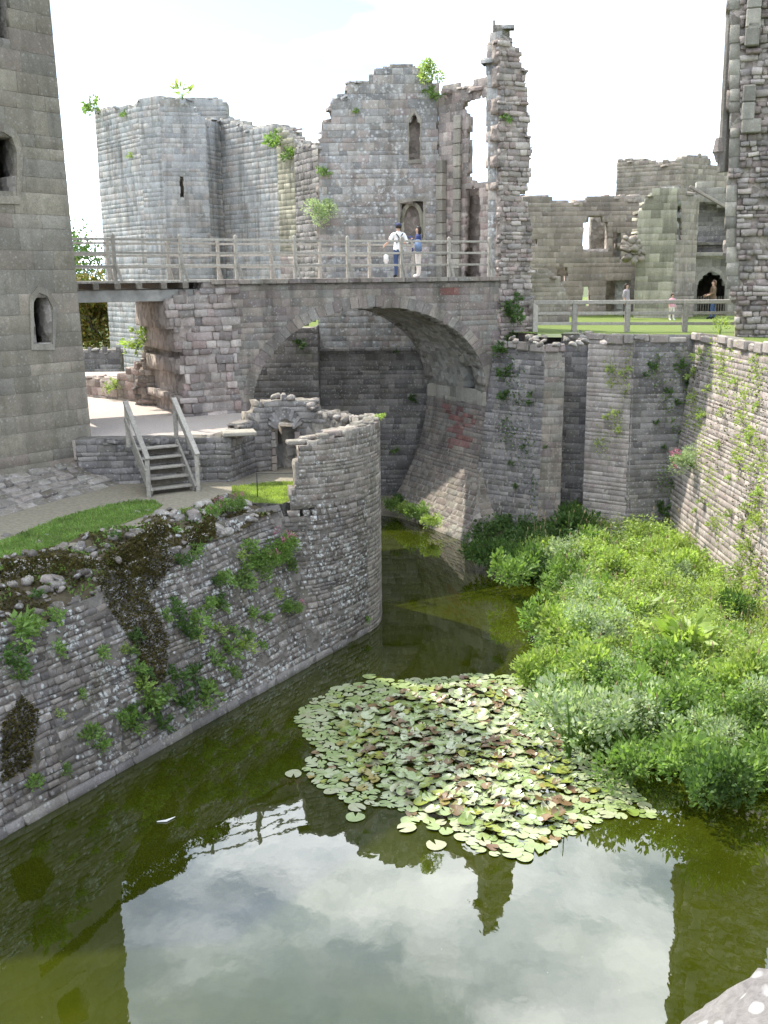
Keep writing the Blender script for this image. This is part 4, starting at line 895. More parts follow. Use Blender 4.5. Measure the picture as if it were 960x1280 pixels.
tA3, wA3 = mwall('recessed strip of dark moat wall between two projecting faces', a3, a4, A3_, A4_, 6.8, 's_dark', 120)
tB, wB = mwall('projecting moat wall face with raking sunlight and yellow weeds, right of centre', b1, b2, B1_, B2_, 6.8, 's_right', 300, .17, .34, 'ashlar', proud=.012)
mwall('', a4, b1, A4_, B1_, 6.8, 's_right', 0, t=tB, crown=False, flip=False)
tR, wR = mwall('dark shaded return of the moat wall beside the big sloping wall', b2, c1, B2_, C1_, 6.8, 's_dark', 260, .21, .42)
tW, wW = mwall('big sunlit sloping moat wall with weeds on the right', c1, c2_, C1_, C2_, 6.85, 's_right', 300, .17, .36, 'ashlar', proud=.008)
mwall('', c2_, (10.9, 3.), C2_, (8.9, 3.), 6.85, 's_right', 0, .25, .5, t=tW, crown=False)
for t, w, zt in ((tB, wB, 6.8), (tR, wR, 6.8), (tA3, wA3, 6.8), (tW, wW, 6.85), (tA, wA, 6.45), (tA2, wA2, 6.45)):
    u = 0.; lim = w.L if t is not tW else 8.
    while u < lim:
        l = random.uniform(.3, .75); l = min(l, lim-u)
        if l > .1 and random.random() < .85:
            mb = MB(); p, T, V, n = basis(w, u+l/2, zt-.05, VIEW, None); mb.obox(p-n*.2+n*random.uniform(-.05, .05)+UPV*random.uniform(-.04, .06), T*(l/2-.012), n*.3, UPV*random.uniform(.09, .17)); mb.build('cap_stone', 's_right', t, .04)
        u += l
for x, y in [(random.uniform(640, 760), random.uniform(420, 432)) for _ in range(26)]: rock(tA, atz(x, y, 6.75), random.uniform(.16, .32), 's_loose')
def patches(t, w, pxs, n, size, mat, jit=12):
    """weedy moss patches hanging on a wall"""
    P = []; D = []
    for x, y, k in pxs:
        for _ in range(int(n*k)):
            try: u, v = w.px(x+random.gauss(0, jit*.6), y+random.gauss(0, jit*1.3))
            except Exception: continue
            if 0 < u < w.L and -.1 < v < w.zt: p, T, V, nn = basis(w, u, v, VIEW, None); P.append(p+nn*random.uniform(0, .05)); D.append(nn)
    V, Fc = leaves(np.array(P), size, .2, 1.6, np.array(D)*.9); put('moss', mesh_np('moss', V, Fc), mat, t, kind='stuff')
patches(tW, wW, [(905, 470, 1), (870, 520, 1), (930, 500, 1), (940, 540, 1), (925, 570, 1), (890, 600, .6), (950, 640, 1.4), (930, 690, 1.2), (900, 650, .8), (945, 720, 1.4), (880, 560, .6), (915, 440, .6), (955, 580, 1), (948, 470, .8), (890, 440, .7), (925, 740, 1), (955, 760, 1)], 150, .05, 'leaf_grass', 11)
patches(tW, wW, [(910, 520, 1), (940, 610, 1), (900, 560, .8), (935, 660, 1), (950, 500, 1), (880, 480, 1), (955, 700, 1)], 150, .035, 'moss_brown', 16)
patches(tR, wR, [(850, 455, 1), (870, 470, 1.2), (820, 460, .8), (835, 500, .7), (862, 500, 1), (845, 540, .6), (830, 600, 1), (855, 620, 1)], 130, .05, 'leaf', 10)
patches(tB, wB, [(765, 465, 1), (780, 480, .8), (770, 530, 1), (755, 550, .7), (790, 450, .6)], 110, .045, 'leaf_grass', 9)
patches(tA, wA, [(650, 500, .6), (660, 560, .6), (640, 470, 1), (635, 540, 1), (670, 610, .6)], 110, .05, 'leaf_dark', 10)
w = Wall((3.2, 38.0), (10.6, 34.6)); core(tA3, w, (0, w.L), (-.5, 6.6), .6, mask(None), .5, 'mortar_dark', name='wall_backing')
# ---- fence on the court lawn
fe = thing('post_fence', 'weathered wooden post and rail fence on the lawn edge above the moat wall', 'fence', (8, 35.7, 6.85))
fa = np.array([5.25, 36.25, 6.85]); fb = np.array([11.2, 35.05, 6.85]); fx = fb-fa; fx/= np.linalg.norm(fx)
FP = []
for x in (669, 718, 784, 856, 925):
    A = np.array([[fx[0], -ray(x, 400)[0]], [fx[1], -ray(x, 400)[1]]]); s = np.linalg.solve(A, np.array([-fa[0], -fa[1]]))[0]; FP.append(fa+fx*s)
for p in FP: mb = MB(); mb.bar(p-UPV*.1, p+UPV*.96, .19, .17, (1, 0, 0)); mb.build('post', 'wood', fe, .012)
for a, b in zip(FP[:-1], FP[1:]):
    mb = MB(); mb.bar(a+UPV*1.0-fx*.06, b+UPV*1.0-fx*.065, .2, .13); mb.build('rail', 'wood', fe, .012)
    for h in (.63, .28): mb = MB(); mb.bar(a+UPV*h+fx*.07, b+UPV*h-fx*.07, .05, .1); mb.build('rail', 'wood', fe, .006)

# ---- parapet below the viewpoint and the boulder on it
pn = thing('parapet_wall', 'stone wall head below the viewpoint with a pale boulder on it', 'wall', (0, 0, 0))
PN = Wall((-9, 1.55), (9, 1.55)); wall(pn, PN, [(0, -.5), (18, -.5), (18, 6.7), (0, 6.7)], ch=.25, bw=.45, mat='s_dark', thick=4.5, cell=.5, limit=0, rag=0, flip=True)
bm = bmesh.new(); bmesh.ops.create_icosphere(bm, subdivisions=5, radius=1)
from mathutils import noise as mn
for v in bm.verts:
    c = v.co.normalized(); d = 1+.28*mn.noise(c*1.3+Vector((3, 1, 5)))+.12*mn.noise(c*3.7)+.05*mn.noise(c*9)+.02*mn.noise(c*22)
    v.co = Vector((c.x*.42, c.y*.3, c.z*.28))*d
m = bpy.data.meshes.new('boulder'); bm.to_mesh(m); bm.free(); bo_ = put('boulder', m, 'boulder', None, True); bo_.location = Vector((1.07, 2.0, 6.96)); bo_.rotation_euler = (0, -.25, .5)
tag(bo_, 'pale lichen-covered boulder in the lower right corner of the foreground', 'boulder')
# ================================================================== PLANTS
ORD = ['leftmost', 'second from left', 'third from left', 'fourth from left', 'fifth from left', 'sixth from left', 'seventh from left', 'eighth from left', 'ninth from left', 'tenth from left', 'eleventh from left', 'twelfth from left', 'thirteenth from left', 'fourteenth from left', 'fifteenth from left', 'sixteenth from left']
def uniq_labels(ls):
    d = {}
    for x, o in ls: d.setdefault(o['label'], []).append((x, o))
    for k, v in d.items():
        if len(v) > 1:
            for i, (x, o) in enumerate(sorted(v, key=lambda q: q[0])): o['label'] = (ORD[i] if i < len(ORD) else 'rightmost')+' '+k
UB = []
# bank and undergrowth on the right of the moat
bank = np.array([(2.7, 34.2), (3.0, 32.9), (3.9, 31), (4.6, 28.8), (4.6, 26.8), (4.0, 24.4), (3.4, 22.4), (3.3, 20), (3.55, 18.5), (4.4, 17.3), (6.2, 16.5), (8.5, 15.9), (12, 14.5), (12, 36), (4, 37)])
bpl = [tuple(p) for p in bank]
def edge_d(x, y):
    d = 1e9
    for i in range(11):
        a, b = bank[i], bank[i+1]; e = b-a; t = np.clip(((x-a[0])*e[0]+(y-a[1])*e[1])/(e @ e), 0, 1); q = a+e*t; d = min(d, math.hypot(x-q[0], y-q[1]))
    return d
def bank_z(x, y): d = edge_d(x, y); return -.05+.5*min(1, d/1.6)+.12*math.sin(x*1.7+y)*min(1, d)
mb = MB(); NXB, NYB = 34, 66; ids = {}
for i in range(NXB):
    for j in range(NYB):
        x, y = 2.3+i*.3, 14.4+j*.35
        for dx, dy in ((0, 0), (.3, 0), (.3, .35), (0, .35)):
            k = (round(x+dx, 2), round(y+dy, 2))
            if k not in ids: ids[k] = len(mb.v); mb.v.append((k[0], k[1], bank_z(*k) if pin(bpl, k[0], k[1]) else -.4))
        mb.f.append(tuple(ids[(round(x+dx, 2), round(y+dy, 2))] for dx, dy in ((0, 0), (.3, 0), (.3, .35), (0, .35))))
mb.build('bank', 'soil', None, 0, True)['kind'] = 'structure'
def undergrowth(name, label, test, n, hmin, hmax, leaf, mat, long, per, cat='undergrowth', spreadk=.16, up=.35):
    P = []; D = []; c = 0
    while c < n:
        x, y = random.uniform(2.4, 10.3), random.uniform(15.5, 35.5)
        if not pin(bpl, x, y) or not test(x, y): c += .15; continue
        c += 1; h = random.uniform(hmin, hmax)*max(.25, .8+1.1*mn.noise(Vector((x*.75, y*.75, hmin*20)))+.5*mn.noise(Vector((x*2, y*2, 3))))*min(1, .45+edge_d(x, y)*.5); z = bank_z(x, y); lx, ly = random.gauss(0, .28)*h, random.gauss(0, .28)*h
        for k in range(per):
            t = random.random()**.7; P.append((x+lx*t+random.gauss(0, spreadk*.6), y+ly*t+random.gauss(0, spreadk*.6), z+max(.02, h*t))); a = random.uniform(0, 6.3); D.append((math.cos(a), math.sin(a), .3))
    V, Fc = leaves(np.array(P), leaf, up, long, np.array(D)); o = put(name, mesh_np(name, V, Fc), mat); tag(o, label, cat, kind='stuff'); return o
back = lambda x, y: y > 29.5 and x < 6.5+.3*math.sin(y*2)
midg = lambda x, y: not back(x, y) and 20 < y and x > 4.4+.7*math.sin(y*.7)
front = lambda x, y: not back(x, y) and not midg(x, y)
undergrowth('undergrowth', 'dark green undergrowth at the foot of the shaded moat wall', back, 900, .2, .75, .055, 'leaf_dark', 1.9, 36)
undergrowth('undergrowth', 'bright green leafy undergrowth along the water edge on the right bank', front, 2700, .25, .8, .05, 'leaf', 1.8, 42)
undergrowth('tall_grass', 'yellow-green tall grass in the middle of the right bank', midg, 1900, .15, .5, .03, 'leaf_grass', 7, 16, 'grass', .1, 1.2)
undergrowth('undergrowth', 'lime green low leafy plants among the tall grass of the right bank', lambda x, y: not back(x, y) and mn.noise(Vector((x*.5, y*.5, 4))) > -.1, 3300, .2, .8, .047, 'leaf_lime', 1.8, 38)
undergrowth('flowering_weeds', 'whitish flowering weeds scattered over the right bank', lambda x, y: not back(x, y) and mn.noise(Vector((x*.6, y*.6, 9))) > .12, 1100, .4, .8, .026, 'leaf_pale', 1.3, 36, 'weeds')
def bk(x, y, z=.6): q = atz(x, y, z); return (q[0], q[1], bank_z(q[0], q[1]))
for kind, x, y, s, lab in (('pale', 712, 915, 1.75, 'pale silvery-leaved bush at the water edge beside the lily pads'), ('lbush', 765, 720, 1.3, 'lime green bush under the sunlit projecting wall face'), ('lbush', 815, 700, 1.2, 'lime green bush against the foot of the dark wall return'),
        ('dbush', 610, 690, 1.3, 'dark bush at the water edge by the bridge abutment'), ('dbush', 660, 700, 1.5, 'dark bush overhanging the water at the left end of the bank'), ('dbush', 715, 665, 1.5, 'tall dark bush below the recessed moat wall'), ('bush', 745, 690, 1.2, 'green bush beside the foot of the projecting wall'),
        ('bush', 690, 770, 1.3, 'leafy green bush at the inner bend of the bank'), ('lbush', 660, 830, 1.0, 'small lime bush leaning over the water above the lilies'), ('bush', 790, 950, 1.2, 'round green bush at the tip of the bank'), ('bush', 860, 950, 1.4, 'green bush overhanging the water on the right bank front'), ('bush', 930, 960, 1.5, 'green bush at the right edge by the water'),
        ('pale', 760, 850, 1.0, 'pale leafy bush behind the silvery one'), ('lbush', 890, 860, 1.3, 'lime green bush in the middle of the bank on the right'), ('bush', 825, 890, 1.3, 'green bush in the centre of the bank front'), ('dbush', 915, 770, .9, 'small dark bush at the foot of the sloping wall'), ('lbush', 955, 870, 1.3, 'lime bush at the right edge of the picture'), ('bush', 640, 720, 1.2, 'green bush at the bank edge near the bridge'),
        ('pale', 735, 760, 1.1, 'pale flowering bush in the upper middle of the bank'), ('fern', 800, 770, 1.3, 'fern-like clump among the tall grass below the wall return'), ('lbush', 690, 830, 1.1, 'lime bush behind the lily patch corner'), ('dbush', 770, 905, 1.2, 'dark bush between the silvery bush and the bank tip'), ('pale', 890, 920, 1.0, 'pale bush near the front of the bank'), ('fern', 860, 820, 1.4, 'fern-like clump in the middle of the bank'), ('dbush', 900, 985, 1.1, 'dark bush overhanging the water at the right'), ('lbush', 720, 800, 1.3, 'yellow-green bush at the centre of the bank'), ('pale', 845, 730, .9, 'pale weedy bush near the sloping wall foot')):
    plant(kind, bk(x, y), s*1.15, lab, 'bush', 'bushes on the right bank', name='bush')
mb = MB()
for k in range(170):                                                    # dead stalks and seed heads standing out of the growth
    while True:
        x, y = random.uniform(3, 9.6), random.uniform(16.5, 33)
        if pin(bpl, x, y) and edge_d(x, y) > .25: break
    z = bank_z(x, y); h = random.uniform(.5, 1.15); dx, dy = random.gauss(0, .15), random.gauss(0, .15)
    mb.tube([(x, y, z), (x+dx*.4, y+dy*.4, z+h*.6), (x+dx, y+dy, z+h)], [.007, .005, .004], 3); mb.tube([(x+dx, y+dy, z+h), (x+dx*1.1, y+dy*1.1, z+h+.06), (x+dx*1.15, y+dy*1.15, z+h+.13)], [.006, .02, .004], 4)
o = mb.build('dry_stalks', 'stalk'); tag(o, 'thin dry stalks with seed heads standing among the bank plants', 'stalks', kind='stuff')
for k in range(22):                                                     # further rounded bushes
    while True:
        x, y = random.uniform(3.5, 9.2), random.uniform(17, 31)
        if pin(bpl, x, y) and edge_d(x, y) > .3 and (edge_d(x, y) < 2.2 or random.random() < .35): break
    kd = random.choice(('lbush', 'lbush', 'bush', 'pale')); near = 'near the front' if y < 20 else 'in the middle' if y < 26 else 'towards the back'
    UB.append((x/y, plant(kd, (x, y, bank_z(x, y)), random.uniform(.9, 1.6), {'lbush': 'lime', 'bush': 'green', 'pale': 'pale'}[kd]+' rounded shrub '+near+' of the right bank', 'bush', 'bushes on the right bank', name='bush')))
uniq_labels(UB)
# small bank below the far moat wall
mb = MB(); mb.add([(-1.0, 39.8, .35), (2.2, 39.6, .4), (3.2, 33.9, .22), (2.7, 33.2, -.1), (1.6, 34.6, -.1), (.2, 36.8, -.1), (-1.2, 37.8, -.1)], [(0, 1, 2, 3, 4, 5, 6)]); mb.build('bank', 'path_soil')['kind'] = 'structure'
for k, (x, y, s, kd) in enumerate(((488, 638, .9, 'bush'), (505, 645, .8, 'lbush'), (520, 650, 1.0, 'bush'), (540, 660, .9, 'lbush'), (498, 632, .8, 'dbush'), (532, 645, .7, 'pale'))):
    q = atz(x, y, .25); plant(kd, q, s, ['bright weed clump at the left of the ledge below the arch', 'lime weed clump on the ledge below the arch', 'middle green weed clump on the ledge below the arch', 'lime weed clump at the foot of the bridge abutment', 'dark weed clump behind the ledge below the arch', 'pale weed clump at the foot of the bridge abutment'][k], 'weed', 'weeds on the ledge below the arch', name='weed')

# plants growing on the left moat wall
def rvp(x, y):
    u, v = RVW.px(x, y); p, T, V, n = basis(S_rev, min(u, UT-.1), min(max(v, .1), 2.85+.58*float(np.clip((u-3.4)/5, 0, 1))), VIEW, None); return p, n
LWD = []; SPD = []
LV = [(255, 880, 1.0, 'tuft'), (185, 880, .9, 'tuft'), (215, 850, .8, 'dark'), (240, 850, .9, 'dark'), (285, 815, .8, 'tuft'), (165, 910, .8, 'tuft'), (200, 910, .7, 'dark'), (265, 830, .7, 'tuft'), (230, 885, .8, 'dark'), (150, 905, .6, 'tuft'), (110, 925, .7, 'tuft'), (125, 935, .5, 'tuft'), (245, 780, .8, 'tuft'), (235, 795, .6, 'dark'), (320, 715, .9, 'bush'), (345, 700, .8, 'bush'), (300, 735, .8, 'tuft'), (280, 730, .7, 'tuft'), (310, 690, .7, 'tuft'), (225, 705, .6, 'dark'), (240, 690, .6, 'tuft'), (360, 710, .6, 'tuft'), (10, 830, .9, 'dark'), (22, 850, .5, 'tuft'), (70, 815, .5, 'tuft'), (62, 760, .6, 'tuft'), (125, 820, .5, 'tuft'), (5, 745, 1.0, 'tuft'), (15, 745, .6, 'tuft'), (35, 752, .5, 'tuft'), (40, 985, .5, 'tuft'), (80, 965, .4, 'tuft'), (75, 895, .3, 'lime'), (310, 800, .5, 'tuft'), (325, 810, .4, 'tuft'), (330, 775, .5, 'tuft'), (355, 765, .5, 'tuft'), (452, 775, .35, 'tuft'), (270, 755, .6, 'dark'), (345, 745, .5, 'lime'), (290, 845, .5, 'tuft'), (270, 790, .5, 'lime'), (180, 845, .6, 'dark'), (205, 875, .7, 'tuft'), (45, 770, .3, 'lime'), (100, 870, .35, 'tuft')]
for k in range(26): LV.append((random.uniform(150, 330), 0, random.uniform(.35, .7), random.choice(('tuft', 'tuft', 'dark', 'lime'))))
LV = [(x, (lerp(960, 800, (x-100)/240.)-random.uniform(10, 130)) if y == 0 else y, s, k) for x, y, s, k in LV]
for i, (x, y, s, kd) in enumerate(LV):
    p, n = rvp(x, y); v = p[2]; zone = 'low on' if v < .9 else 'halfway up' if v < 2.1 else 'high on'
    side = 'at far left' if x < 60 else 'left of the moss' if x < 145 else 'under the moss' if x < 235 else 'past the moss' if x < 305 else 'by the turret'
    base = ('large' if s >= .8 else 'middling' if s >= .55 else 'small')+' '+{'tuft': 'green', 'dark': 'dark', 'lime': 'lime', 'bush': 'bushy'}[kd]+' weed '+zone+' the left wall, '+side
    LWD.append((x, plant(kd, p, s*.78, base, 'weed', 'weeds on the left moat wall', out=n, name='weed')))
uniq_labels(LWD)
for i, (x, y, s) in enumerate(((345, 690, .8), (362, 760, .5), (330, 700, .6))):
    p, n = rvp(x, y); plant('bush', p, s, ['large pink-flowered valerian on the left moat wall below the turret', 'small pink valerian low on the left moat wall', 'leafy pink valerian beside the large one on the left wall'][i], 'flower', 'valerian', out=n, name='valerian', flowers=('petal_pink', (4, 2, 2)[i]))
for i, (x, y, s) in enumerate(((280, 636, .5), (298, 632, .45), (265, 640, .4))):
    q = atz(x, y, 3.7); plant('bush', (q[0], q[1], 3.6), s, ['pink valerian in flower on the rubble head of the left wall', 'smaller pink valerian next to the platform edge', 'low flowering plant on the mossy rubble mound'][i], 'flower', 'valerian', name='valerian', flowers=('petal_pink', 3))
for i, (u, s_, sz) in enumerate(((.6, .35, .45), (1.6, .6, .4), (2.4, .25, .4), (3.3, .5, .35), (4.4, .3, .35), (5.2, .7, .35), (6.4, .4, .3), (7.3, .7, .3))):
    plant(('tuft', 'lime', 'dark')[i % 3], S_mound(u, s_), sz, ['leftmost', 'second from left', 'third from left', 'fourth from left', 'fifth from left', 'sixth from left', 'seventh from left', 'eighth from left'][i]+' weed on the mossy rubble slope above the left wall', 'weed', 'weeds on the rubble slope', name='weed')
# plants on the other masonry
def on(W, x, y): p, T, V, n = basis(W, *W.px(x, y), VIEW, None); return p, n
spots = []
for x, y, s in ((868, 470, .5), (880, 450, .5), (870, 500, .45), (880, 520, .4), (905, 520, .3), (900, 560, .35), (925, 580, .35), (935, 640, .4), (950, 620, .45), (915, 645, .35), (940, 690, .5), (880, 630, .3), (895, 660, .35), (955, 560, .3), (920, 480, .35), (948, 510, .3), (925, 720, .6), (950, 730, .5), (870, 640, .25), (905, 450, .3), (945, 455, .3), (930, 530, .35), (938, 548, .35), (952, 660, .5), (945, 590, .35), (928, 660, .35), (888, 490, .35), (912, 600, .3)): spots.append((wW, x, y, s, 'lime' if random.random() < .5 else 'grass', 'weed tuft rooted in the big sunlit sloping moat wall', 'weeds on the sloping moat wall'))
for x, y, s in ((765, 465, .35), (780, 470, .3), (772, 520, .3), (760, 525, .3), (748, 555, .25), (790, 465, .3), (765, 485, .3), (775, 540, .25)): spots.append((wB, x, y, s, 'grass', 'yellowish weed tuft on the raking-lit projecting moat wall face', 'weeds on the projecting wall face'))
for x, y, s in ((815, 462, .4), (850, 460, .5), (835, 490, .35), (845, 505, .3), (870, 465, .5), (818, 530, .3), (830, 560, .25), (845, 610, .7), (825, 640, .7), (858, 480, .4), (805, 470, .3)): spots.append((wR, x, y, s, 'dark', 'dark weed on the shaded return of the moat wall', 'weeds on the dark wall return'))
for x, y, s in ((662, 505, .3), (655, 560, .25), (665, 495, .3), (640, 580, .3), (683, 560, .25), (645, 610, .3)): spots.append((wA, x, y, s, 'dark', 'small weed on the moat wall next to the bridge abutment', 'weeds beside the abutment'))
for x, y, s in ((635, 390, .9), (640, 400, .8), (630, 440, .8), (632, 470, .7), (636, 425, .6), (630, 500, .6), (644, 375, .5)): spots.append((P2 if y < 440 else wA, x, y, s, 'dark', 'trailing ivy hanging at the foot of the tall pillar', 'ivy below the pillar'))
spots += [(HWl, 540, 100, 1.1, 'lbush', 'bright green bush on top of the hall wall', None), (HWl, 541, 122, .8, 'tuft', 'green plant hanging just below the top of the hall wall', None), (HWl, 445, 142, .35, 'tuft', 'small weed high on the hall wall', None), (P2, 631, 151, .5, 'tuft', 'single weed halfway up the tall pillar', None), (HWl, 403, 272, 1.3, 'pale', 'large pale flowering bush on the left edge of the hall wall', None), (HWl, 404, 220, .6, 'tuft', 'small green tuft on the left edge of the hall wall', None)]
GW5 = Wall(G[4], G[5]); GW0 = Wall(G[0], G[1]); GW2 = Wall(G[2], G[3])
spots += [(GW5, 351, 182, 1.3, 'tuft', 'green tuft on top of the gatehouse near its right end', None), (GW5, 366, 200, 1.0, 'tuft', 'green tuft on the right end of the gatehouse wall', None), (GW0, 124, 138, 1.4, 'tuft', 'green tuft at the top left corner of the gatehouse', None), (GW0, 158, 145, .6, 'tuft', 'small weed below the gatehouse top left', None), (GW2, 228, 124, 1.1, 'grass', 'grass tuft on top of the gatehouse middle face', None), (GW0, 166, 197, .5, 'lime', 'tiny weed midway up the gatehouse left face', None),
          (FM2, 376, 435, .6, 'dark', 'weed on the lower moat wall seen through the arch', None), (FM, 495, 440, .4, 'dark', 'weed on the string course behind the arch', None), (FM, 515, 500, .5, 'dark', 'weed hanging on the far moat wall behind the arch', None), (FM, 493, 565, .4, 'tuft', 'weed low on the far moat wall behind the arch', None), (LW, 182, 430, 1.2, 'lime', 'bright weed on the jagged wall stub below the bridge', None), (LW2, 146, 485, .7, 'lime', 'bright green weed on the low ruin below the bridge', None)]
for W_, x, y, s, kd, lab, grp in spots:
    p, n = on(W_, x, y)
    if W_ is wW: lab = ('upper ' if y < 500 else 'lower ' if y > 620 else 'middle ')+('yellowish ' if kd == 'grass' else 'lime ')+lab.replace('rooted in', 'on')
    SPD.append((x+.01*y, plant(kd, p, s, lab, 'plant', grp, out=n, name='wall_plant')))
uniq_labels(SPD)
p, n = on(wW, 868, 585); plant('pale', p, 1.0, 'pale leafy plant with pink flowers on the corner of the sloping wall', 'flower', None, out=n, name='valerian', flowers=('petal_pink', 4))
q = atz(900, 420, 6.9); plant('grass', q, .6, 'pale grass tuft at the foot of the tall right ruin', 'grass', None, name='grass_tuft')
q = atz(842, 445, 6.8); plant('lime', S_tur(0, 5.2), .35, 'small yellow weed on the top of the round turret', 'weed', None, name='weed')
# short grass standing on the near lawns
def blades(name, label, pts, z, n, h):
    po_ = [tuple(atz(x, y, z)[:2]) for x, y in pts]; (x0, x1), (y0, y1) = bounds(po_); X = rng.uniform(x0, x1, n*3); Y = rng.uniform(y0, y1, n*3); k = pin(po_, X, Y); X, Y = X[k][:n], Y[k][:n]
    V, Fc = leaves(np.stack([X, Y, np.full(len(X), z)], 1), h*.3, 2.5, 3.3); o = put(name, mesh_np(name, V, Fc), 'leaf_grass' if 'sunlit' in label else 'leaf'); tag(o, label, 'grass', kind='stuff')  # sunlit lawn gets paler blades: sunlight painted into the leaf colour
blades('short_grass', 'short mown grass on the shaded strip behind the left moat wall', lawn_a, 3.6, 9000, .06); blades('short_grass', 'short sunlit grass on the turret platform', lawn_b, 3.6, 5000, .06)

# trees behind
def tree(label, p, h, r, mat, n=5200, leaf=.16):
    t = thing('tree', label, 'tree', p, 'trees beyond the castle'); p = np.array(p, float); mb = MB(); mb.tube([p-UPV*.3, p+UPV*h*.3+np.array([.1, 0, 0]), p+UPV*h*.75], [h*.035, h*.025, h*.01], 8)
    cl = []
    for k in range(15):
        a = random.uniform(0, 6.3); rr = r*random.uniform(.2, .9); z = h*random.uniform(.35, .95); c = p+np.array([rr*math.cos(a)*math.sin(PI*min(1, z/h*.9)), rr*math.sin(a)*math.sin(PI*min(1, z/h*.9)), z]); cl.append((c, r*random.uniform(.25, .45)))
        mb.tube([p+UPV*h*random.uniform(.2, .5), (p+UPV*h*.4+c)/2, c], [h*.014, h*.008, h*.003], 5)
    mb.build('trunk', 'wood_dark', t); P = np.concatenate([c+rng.normal(size=(n//15, 3))*s*.55 for c, s in cl]); V, Fc = leaves(P, leaf, .1, 1.7); put('crown', mesh_np('crown', V, Fc), mat, t)
tree('reddish-green small tree visible below the timber span', (-17.0, 62, 3.2), 5.2, 2.6, 'leaf_autumn'); tree('dark green tree behind the gap beside the left tower', (-22, 74, 3.2), 8.6, 4, 'leaf_dark'); tree('green tree just left of the gatehouse', (-25.5, 70, 3.2), 7, 3.5, 'leaf')
tree('distant tree hidden mostly behind the left tower', (-33, 80, 3.2), 9, 5, 'leaf_dark')

# ================================================================== WATER LILIES
def pad_mesh(curl, mat, fold=0.):
    n = 15; V = [(0, 0, 0)]; Fc = []
    for ring_ in (.55, 1.):
        for k in range(n+1):
            a = math.radians(14)+k*(2*PI-math.radians(28))/n; rr = ring_*(1+.05*math.sin(3*a+curl*9)+random.uniform(-.03, .03)); x, y = rr*math.cos(a), rr*math.sin(a)
            z = curl*ring_**2*(.35+.35*math.sin(2*a))+fold*max(0, x)**2+random.uniform(-.015, .015); V.append((x, y, z))
    for k in range(n): Fc.append((0, 1+k, 2+k)); 
    m = bpy.data.meshes.new('lily_pad'); m.from_pydata(V, [], Fc+[(1+k, n+2+k, n+3+k, 2+k) for k in range(n)]); m.materials.append(MAT[mat]); m.polygons.foreach_set('use_smooth', np.ones(len(m.polygons), bool)); return m
FLAT = [pad_mesh(random.uniform(0, .04), 'pad') for _ in range(5)]; CURL = [pad_mesh(random.uniform(.15, .45), m_, random.uniform(.1, .6)) for m_ in ('pad', 'pad', 'pad', 'pad', 'pad', 'pad', 'pad_yellow', 'pad_red')]; YEL = [pad_mesh(random.uniform(.1, .35), 'pad_yellow', random.uniform(0, .5)) for _ in range(3)]
RED = [pad_mesh(random.uniform(.1, .35), 'pad_red', random.uniform(0, .5)) for _ in range(3)]
lpoly = [tuple(atz(x, y, 0)[:2]) for x, y in [(370, 900), (392, 875), (430, 858), (480, 851), (540, 850), (600, 842), (660, 850), (690, 880), (705, 930), (750, 955), (790, 985), (822, 1022), (760, 1022), (700, 1050), (652, 1078), (600, 1064), (545, 1040), (500, 1012), (440, 1005), (398, 985), (382, 962), (395, 935)]]
core_p = [tuple(atz(x, y, 0)[:2]) for x, y in [(420, 890), (520, 862), (620, 855), (680, 900), (720, 960), (700, 1030), (620, 1050), (520, 1010), (430, 960)]]
pads = []; grid = {}; LONE = {}
def try_pad(x, y, r, k):
    gx, gy = int(x/.5), int(y/.5)
    for i in (-1, 0, 1):
        for j in (-1, 0, 1):
            for q in grid.get((gx+i, gy+j), ()):
                if math.hypot(q[0]-x, q[1]-y) < (q[2]+r)*k: return False
    grid.setdefault((gx, gy), []).append((x, y, r)); pads.append((x, y, r)); return True
for x, y in ((367, 968), (444, 1022), (446, 1011), (512, 1027), (508, 1036), (545, 1057), (440, 875), (422, 862), (462, 846), (398, 890), (655, 1072), (640, 1068), (668, 1062)): q = atz(x, y, 0); r_ = .16 if LONE else .161; LONE[(q[0], q[1])] = {(367, 968): 'lone lily pad floating off the left side of the lily patch', (444, 1022): 'lower lily pad of the pair off the lower left of the patch', (446, 1011): 'upper lily pad of the pair off the lower left of the patch', (512, 1027): 'upper lily pad of the detached pair below the patch', (508, 1036): 'lower lily pad of the detached pair below the patch', (545, 1057): 'lone lily pad floating below the front of the patch', (462, 846): 'outermost lily pad at the back left of the patch'}.get((x, y)); try_pad(q[0], q[1], r_, .3)
(x0, x1), (y0, y1) = bounds(lpoly)
for _ in range(90000):
    x, y = random.uniform(x0, x1), random.uniform(y0, y1)
    if pin(lpoly, x, y): try_pad(x, y, random.uniform(.07, .145), .56 if pin(core_p, x, y) else .72)
    if len(pads) > 1900: break
pads.sort(key=lambda q: -q[2]/math.hypot(q[0], q[1], 8.8)**1.0); rest = {}
